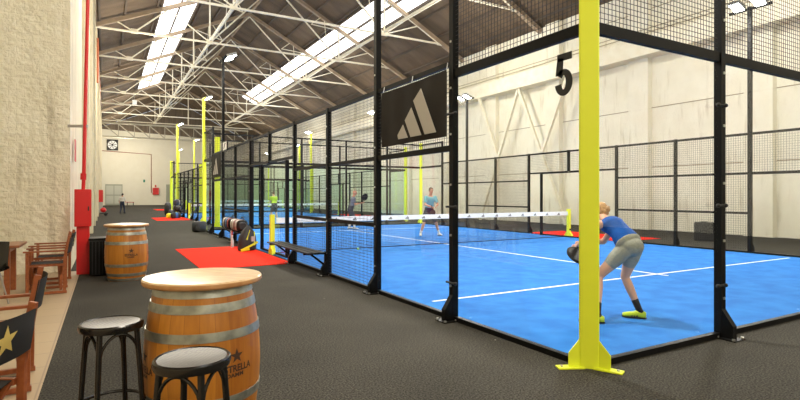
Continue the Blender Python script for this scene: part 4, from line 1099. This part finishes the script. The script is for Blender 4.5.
def human(name, label, J, o):
    """J: joints in world space; o: options"""
    base = J['base']; r = thing('person', label, 'person', base, 0, None)
    V = lambda k: Vector(J[k]); s = o.get('s', 1.); vox = o['vox']
    hipc, neck, head = V('pelvis'), V('neck'), V('head')
    up = (neck - hipc).normalized(); sd = (V('shR') - V('shL')).normalized(); hs = (V('hipR') - V('hipL')).normalized()
    fw = up.cross(sd).normalized() * -1.                      # chest direction
    fw = sd.cross(up).normalized() * -1
    if fw.dot(Vector(o['facing'])) < 0: fw = -fw
    def torso(infl=0, a=0, b=1.0, sw=o.get('sw', .17), hw=o.get('hw', .165)):
        rings = []
        prof = [(0.0, hw * .92, .105), (.12, hw * .98, .115), (.25, hw * .93, .105), (.42, hw * .80, .092), (.60, sw * .86, .100), (.76, sw * .98, .110), (.88, sw * .92, .098), (.96, sw * .60, .075), (1.0, .065, .062)]
        pts = [(t, w, d) for t, w, d in prof if a - .001 <= t <= b + .001]
        for t, w, d in pts:
            c = hipc.lerp(neck, t) + fw * (.018 * math.sin(PI * t)) - fw * o.get('hunch', 0) * math.sin(PI * t)
            side = hs.lerp(sd, t).normalized(); dep = side.cross(up).normalized()
            rings.append((c, side * (w + infl), dep * (d + infl)))
        return ('l', rings)
    pr = [torso()]
    pr.append(('e', hipc - up * .02, (.155 * s, .115 * s, .12 * s), Matrix((hs, hs.cross(up).normalized() * -1, up)).transposed()))
    pr.append(('c', neck - up * .03, neck.lerp(head, .55), .058 * s, .052 * s))
    # head frame
    hf = Vector(o['look']).normalized(); hu = (head - neck); hu = (hu - hf * hu.dot(hf)); hu = (hu.normalized() + Vector((0, 0, .3))); hu = (hu - hf * hu.dot(hf)).normalized(); hl = hf.cross(hu).normalized()
    HR = Matrix((hl, hf, hu)).transposed()
    k = s
    pr.append(('e', head + hu * .02 * k, (.075 * k, .093 * k, .10 * k), HR)); pr.append(('e', head - hu * .045 * k + hf * .018 * k, (.056 * k, .066 * k, .072 * k), HR))
    pr.append(('c', head - hu * .002 * k + hf * .088 * k, head - hu * .028 * k + hf * .108 * k, .009 * k, .014 * k))     # nose
    for q in (-1, 1):
        pr.append(('e', head + hl * q * .077 * k - hu * .01 * k - hf * .005 * k, (.010 * k, .020 * k, .030 * k), HR))
        pr.append(('c', head + hl * q * .02 * k + hf * .083 * k + hu * .03 * k, head + hl * q * .045 * k + hf * .072 * k + hu * .03 * k, .009 * k, .007 * k))
    pr.append(('c', head - hu * .058 * k + hf * .080 * k - hl * .02 * k, head - hu * .058 * k + hf * .080 * k + hl * .02 * k, .009 * k, .009 * k))
    arms = []
    for S in 'RL':
        sh, el, ha = V('sh' + S), V('el' + S), V('ha' + S)
        a_ = [('c', sh, sh.lerp(el, .4), .052 * s, .046 * s), ('c', sh.lerp(el, .4), el, .046 * s, .038 * s), ('c', el, el.lerp(ha, .35), .040 * s, .039 * s), ('c', el.lerp(ha, .35), ha, .038 * s, .026 * s)]
        pr += a_; pr.append(('c', neck.lerp(sh, .45) - up * .03, sh, .055 * s, .054 * s)); arms.append((sh, el, ha))
        hd = (ha - el).normalized(); pr += hand_prims(ha, hd, o.get('handside', fw), -1 if S == 'L' else 1, .95 * s, o.get('curl', .55))
    legs = {}
    for S in 'RL':
        h, kn, an, toe = V('hip' + S), V('kn' + S), V('an' + S), V('toe' + S)
        tk = o.get('thigh', 1.)
        pr += [('c', h, h.lerp(kn, .45), .088 * s * tk, .078 * s * tk), ('c', h.lerp(kn, .45), kn, .078 * s * tk, .056 * s), ('c', kn, kn.lerp(an, .32), .054 * s, .056 * s), ('c', kn.lerp(an, .32), an, .056 * s, .034 * s)]
        ft = (toe - Vector((an.x, an.y, toe.z))).normalized(); heel = Vector((an.x, an.y, toe.z)) - ft * .045
        pr += [('c', an, heel + Vector((0, 0, .035)), .034 * s, .030 * s), ('c', heel + Vector((0, 0, .033)), toe + Vector((0, 0, .020)), .032 * s, .022 * s)]
        legs[S] = (h, kn, an, toe, heel, ft)
    put_mesh(mesh_from_prims(pr, vox), 'body', M[o['skin']], r, base)
    # eyes
    eb = MB()
    for q in (-1, 1): eb.ball(head + hl * q * .031 * k + hf * .080 * k + hu * .012 * k, .0095 * k, 10, 6)
    eb.build('eyes', M['dark'], r, base, smooth=True)
    # hair
    if o.get('hair'):
        hp = [('e', head + hu * .035 * k - hf * .012 * k, (.084 * k, .096 * k, .098 * k), HR)]
        if o['hair'][1] >= 1: hp.append(('e', head - hf * .050 * k - hu * .01 * k, (.072 * k, .055 * k, .075 * k), HR))
        if o['hair'][1] >= 2:
            rnd = random.Random(3)
            for i in range(16):
                a = rnd.uniform(-1.2, 1.2); b = head - hf * .07 * k + hl * math.sin(a) * .06 * k + hu * rnd.uniform(-.02, .07) * k
                hp.append(('c', b, b - hf * rnd.uniform(.02, .05) + hl * math.sin(a) * .02 - hu * rnd.uniform(-.03, .06) * k, .018 * k, .006 * k))
            hp.append(('e', head - hf * .095 * k + hu * .03 * k, (.034 * k, .032 * k, .036 * k), HR))
        put_mesh(mesh_from_prims(hp, min(vox, .008), 3), 'hair', M[o['hair'][0]], r, base)
    # top
    tp = [torso(.012, o.get('top_lo', .12), .96)]
    if o.get('sleeve', 0) > 0:
        for sh, el, ha in arms:
            tp += [('c', neck.lerp(sh, .5) - up * .035, sh, .060 * s, .066 * s), ('c', sh, sh.lerp(el, o['sleeve']), .064 * s, .058 * s)]
    else:
        for sh, el, ha in arms: tp.append(('c', neck.lerp(sh, .42) - up * .035, neck.lerp(sh, .70) - up * .02, .056 * s, .048 * s))
    put_mesh(mesh_from_prims(tp, max(vox, .009), 5), o.get('topname', 'shirt'), M[o['top']], r, base)
    # shorts or trousers
    sp = [torso(.020 if o.get('waist') else .016, 0, o.get('waist', .25)), ('e', hipc - up * .03, (.168 * s, .128 * s, .12 * s), Matrix((hs, hs.cross(up).normalized() * -1, up)).transposed())]
    for S in 'RL':
        h, kn, an, toe, heel, ft = legs[S]; q = o.get('short', .62); tk = o.get('thigh', 1.)
        if q <= 1: sp += [('c', h, h.lerp(kn, q * .6), .100 * s * tk, .094 * s * tk), ('c', h.lerp(kn, q * .6), h.lerp(kn, q), .094 * s * tk, (.086 if o.get('loose') else .080) * s * tk)]
        else: sp += [('c', h, kn, .098 * s * tk, .068 * s), ('c', kn, an, .066 * s, .050 * s)]
    put_mesh(mesh_from_prims(sp, max(vox, .009), 5), 'shorts' if o.get('short', .62) <= 1 else 'trousers', M[o['bottom']], r, base)
    for S in 'RL':
        h, kn, an, toe, heel, ft = legs[S]
        if o.get('sock'):
            put_mesh(mesh_from_prims([('c', an + (kn - an).normalized() * o['sock'][1], an, .046 * s, .040 * s), ('c', an, heel + Vector((0, 0, .04)), .040 * s, .036 * s)], .008, 3), 'sock', M[o['sock'][0]], r, base)
        z = Vector((0, 0, 1)); sdv = ft.cross(z).normalized()
        rings = [(heel - ft * .03 + z * .045, sdv * .026, z * .034), (heel + z * .048, sdv * .038, z * .046), (heel + ft * .06 + z * .055, sdv * .042, z * .052), (heel.lerp(toe, .55) + z * .042, sdv * .044, z * .040), (toe + z * .033, sdv * .045, z * .031), (toe + ft * .045 + z * .028, sdv * .030, z * .022)]
        sh_ = put_mesh(mesh_from_prims([('l', rings)], .008, 2), 'shoe', M[o['shoe']], r, base)
        if o['shoe'] == 'shoe_y':
            sb_ = MB()
            for q in (.38, .52, .66):
                c = heel.lerp(toe, q)
                for e_ in (-1, 1): sb_.bar(c + sdv * e_ * .043 + z * .018, c + sdv * e_ * .030 + z * .062 - ft * .012, .010, .012)
            sb_.build('stripes', M['dark'], sh_, base)
        so = MB(); n = 16; pts = []
        for t in range(n):
            a = 2 * PI * t / n; L = (toe - heel).length / 2 + .045; c = heel.lerp(toe, .5) + ft * .008
            pts.append(c + ft * (L * math.cos(a)) + sdv * (.047 * math.sin(a)))
        so.add([(p.x, p.y, toe.z + .001) for p in pts] + [(p.x, p.y, toe.z + .020) for p in pts], [tuple(range(n)), tuple(range(n, 2 * n))] + [(i, (i + 1) % n, n + (i + 1) % n, n + i) for i in range(n)])
        so.build('sole', M[o.get('sole', 'dark')], sh_, base)
    return r

def racket(label, hand, centre, normal, r_=.13):
    hand = Vector(hand); c = Vector(centre); n = Vector(normal).normalized(); d = (c - hand).normalized(); n = (n - d * n.dot(d)).normalized(); s = n.cross(d)
    rt = thing('padel_racket', label, 'racket', tuple(hand), 0)
    face = MB(); N = 36; vs = []
    for k in range(N):
        a = 2 * PI * k / N; vs.append(c + d * (math.cos(a) * r_ * 1.08) + s * (math.sin(a) * r_))
    face.add([v + n * q for q in (-.017, .017) for v in vs], [tuple(range(N)), tuple(range(N, 2 * N))] + [(i, (i + 1) % N, N + (i + 1) % N, N + i) for i in range(N)])
    face.build('face', M['racket'], rt, tuple(hand))
    MB().tube([v for v in vs], .019, 8, True).build('rim', M['racket'], rt, tuple(hand), smooth=True)
    MB().tube([hand - d * .07, hand + d * .06], .016, 10).build('grip', M['rubber'], rt, tuple(hand), smooth=True)
    b = hand + d * .05
    MB().tube([b, c - d * (r_ * .95) + s * .05], .012, 8).tube([b, c - d * (r_ * .95) - s * .05], .012, 8).build('throat', M['racket'], rt, tuple(hand), smooth=True)
    return rt

G = .014
human('w', 'woman in a blue sleeveless top and grey shorts crouching beside the yellow post', dict(
    base=(5.35, 3.97, 0), pelvis=(5.37, 3.93, .90), neck=(5.35, 4.26, 1.175), head=(5.385, 4.37, 1.285),
    shR=(5.47, 4.20, 1.13), shL=(5.17, 4.22, 1.13), elR=(5.50, 4.40, .90), haR=(5.30, 4.52, .88), elL=(5.02, 4.32, .92), haL=(5.14, 4.50, .86),
    hipR=(5.455, 3.94, .84), hipL=(5.29, 3.95, .84), knR=(5.47, 4.07, .50), knL=(5.12, 4.17, .52), anR=(5.545, 3.93, .11), anL=(4.93, 4.03, .11), toeR=(5.47, 4.05, G), toeL=(4.84, 4.16, G)),
    dict(vox=.008, facing=(0, 1, -.2), look=(-.15, 1, -.05), skin='skin', hair=('hair_blond', 2), top='blue_top', topname='sports_top', top_lo=.0, sleeve=0, bottom='grey_shorts', short=.50, waist=.12, shoe='shoe_y', sock=('sock', .13), s=.93, sw=.150, hw=.168, thigh=1.08, hunch=.05, curl=.9, handside=(0, 0, 1)))
racket('black padel racket held low by the crouching woman', (5.25, 4.52, .88), (4.985, 4.37, .755), (-.65, -.75, .15), .122)

def stand(px, py, h, feet, face, opts, label, arms, lean=.06, hip=.50, side=None):
    f = Vector((*face, 0)).normalized(); sdv = Vector((f.y, -f.x, 0)); s = h / 1.78
    base = Vector((px, py, 0)); pel = base + Vector((0, 0, .93 * s)) - f * lean; nk = base + f * lean * 1.2 + Vector((0, 0, 1.46 * s)); hd = nk + f * .05 * s + Vector((0, 0, .17 * s))
    J = dict(base=(px, py, 0), pelvis=pel, neck=nk, head=hd)
    for S, q in (('R', 1), ('L', -1)):
        J['sh' + S] = nk + sdv * q * .175 * s - Vector((0, 0, .065 * s)); J['hip' + S] = pel + sdv * q * .095 * s - Vector((0, 0, .04))
        fx, fy = feet[S]; an = base + sdv * fx + f * fy + Vector((0, 0, .10)); J['an' + S] = an; J['toe' + S] = Vector((an.x, an.y, G)) + f * .14 + sdv * q * .04
        mid = J['hip' + S].lerp(an, .5); J['kn' + S] = mid + f * .07
        J['el' + S] = J['sh' + S] + sdv * arms[S][0][0] + f * arms[S][0][1] + Vector((0, 0, arms[S][0][2])); J['ha' + S] = J['el' + S] + sdv * arms[S][1][0] + f * arms[S][1][1] + Vector((0, 0, arms[S][1][2]))
    opts = dict(opts); opts.update(facing=tuple(f), s=s); opts.setdefault('look', tuple(f))
    human('p', label, J, opts); return J
J = stand(10.28, 15.8, 1.80, {'R': (-.40, 0) if False else (.36, .02), 'L': (-.36, .0)}, (-.25, -1), dict(vox=.010, skin='skin_tan', hair=('hair_brown', 0), top='teal_shirt', sleeve=.62, bottom='dark_cloth', short=.85, loose=1, shoe='shoe_w', sock=('white_cloth', .1), sw=.185, hw=.165, handside=(0, 0, 1)),
          'man in a pale teal shirt standing with legs apart behind the net', {'R': ((.06, .10, -.26), (-.16, .19, -.08)), 'L': ((-.06, .10, -.26), (.13, .19, -.06))}, .08)
racket('dark padel racket held in front of the man in teal', J['haR'] + Vector((0, -.05, 0)), J['haR'] + Vector((-.05, -.16, -.22)), (1, .5, .1), .11)
J = stand(9.35, 20.6, 1.74, {'R': (.16, .1), 'L': (-.16, -.1)}, (.95, -.35), dict(vox=.010, skin='skin_tan', top='grey_shirt', sleeve=.6, bottom='dark_cloth', short=.85, loose=1, shoe='shoe_w', sock=('white_cloth', .1), sw=.19, hw=.175, handside=(0, 0, 1)),
          'bald man in a slate shirt standing side on at the back of the near court', {'R': ((.03, .06, -.27), (-.04, .26, .06)), 'L': ((-.03, .06, -.27), (.05, .24, .05))}, .06)
racket('dark padel racket held upright by the bald man', J['haR'] + Vector((.04, 0, 0)), J['haR'] + Vector((.16, -.05, .26)), (.2, -1, 0))
stand(1.18, 47.9, 1.68, {'R': (.09, .16), 'L': (-.09, -.14)}, (.5, 1), dict(vox=.014, skin='skin', hair=('hair_dark', 1), top='white_cloth', sleeve=.9, bottom='blue_jeans', short=2, shoe='sock', sw=.165, hw=.165),
      'person with dark hair in a white top and dark trousers walking in the distance', {'R': ((.05, .04, -.27), (.02, .08, -.23)), 'L': ((-.10, .0, -.25), (-.04, .15, -.18))}, .02)
# small player on the second court, seen through the entrance screen
stand(8.5, 29.6, 1.75, {'R': (.2, .0), 'L': (-.2, 0)}, (-.2, 1), dict(vox=.014, skin='skin', hair=('hair_brown', 0), top='shoe_y', sleeve=.5, bottom='dark_cloth', short=.8, shoe='shoe_w', sw=.175, hw=.165),
      'player in a yellow shirt on the second court, seen through the glass', {'R': ((.06, .08, -.26), (-.1, .2, .0)), 'L': ((-.06, .08, -.26), (.1, .2, .0))}, .04)

# ------------------------------------------------------------------ lights
for x, y, z, e, aim in LAMPS:
    l = bpy.data.lights.new('floodlight', 'SPOT'); l.energy = e * 6.5; l.color = (1., .97, .90); l.shadow_soft_size = .25; l.spot_size = math.radians(150); l.spot_blend = .6
    o = bpy.data.objects.new('floodlight', l); col.objects.link(o); o.location = (x, y, z); o.rotation_euler = (0, aim * -.55, 0)
def area(x, y, z, sx, sy, e, c, rot=(0, 0, 0)):
    l = bpy.data.lights.new('fill_light', 'AREA'); l.shape = 'RECTANGLE'; l.size = sx; l.size_y = sy; l.energy = e; l.color = c
    o = bpy.data.objects.new('fill_light', l); col.objects.link(o); o.location = (x, y, z); o.rotation_euler = rot
# unseen point lights without fixtures, added to brighten the roof, walls and floor
def fill_point(x, y, z, e, c):
    l = bpy.data.lights.new('fill_light', 'POINT'); l.energy = e; l.color = c; l.shadow_soft_size = .5
    o = bpy.data.objects.new('fill_light', l); col.objects.link(o); o.location = (x, y, z)
for y in (-7, 5, 18, 34, 50, 66, 80): fill_point(2.2, y, 8.2, 1000 if y < 60 else 1500, (1., .91, .74) if y < 60 else (1., .93, .80))
fill_point(1.6, -3.2, 4.6, 360, (1., .90, .74))  # extra light added behind the viewer to brighten the near yellow post
for y in (-6, 8, 22, 38, 54, 70): fill_point(16., y, 8.8, 640, (1., .93, .80))

w = bpy.data.worlds.new('world'); SC.world = w; w.use_nodes = True
w.node_tree.nodes['Background'].inputs[0].default_value = (.9, .95, 1, 1); w.node_tree.nodes['Background'].inputs[1].default_value = .6

# ------------------------------------------------------------------ camera
cd = bpy.data.cameras.new('camera'); cam = bpy.data.objects.new('camera', cd); col.objects.link(cam)
cam.location = (0, 0, 1.485); cam.rotation_euler = (PI / 2, 0, -math.radians(29.75))
cd.lens = 515 / 800 * 36; cd.sensor_width = 36; cd.shift_y = -4.6 / 800; cd.clip_start = .05; cd.clip_end = 300
SC.camera = cam
SC.cycles.transparent_max_bounces = 48
SC.view_settings.view_transform = 'Standard'; SC.view_settings.look = 'None'; SC.view_settings.gamma = 1; SC.view_settings.use_curve_mapping = False
SC.view_settings.exposure = .0
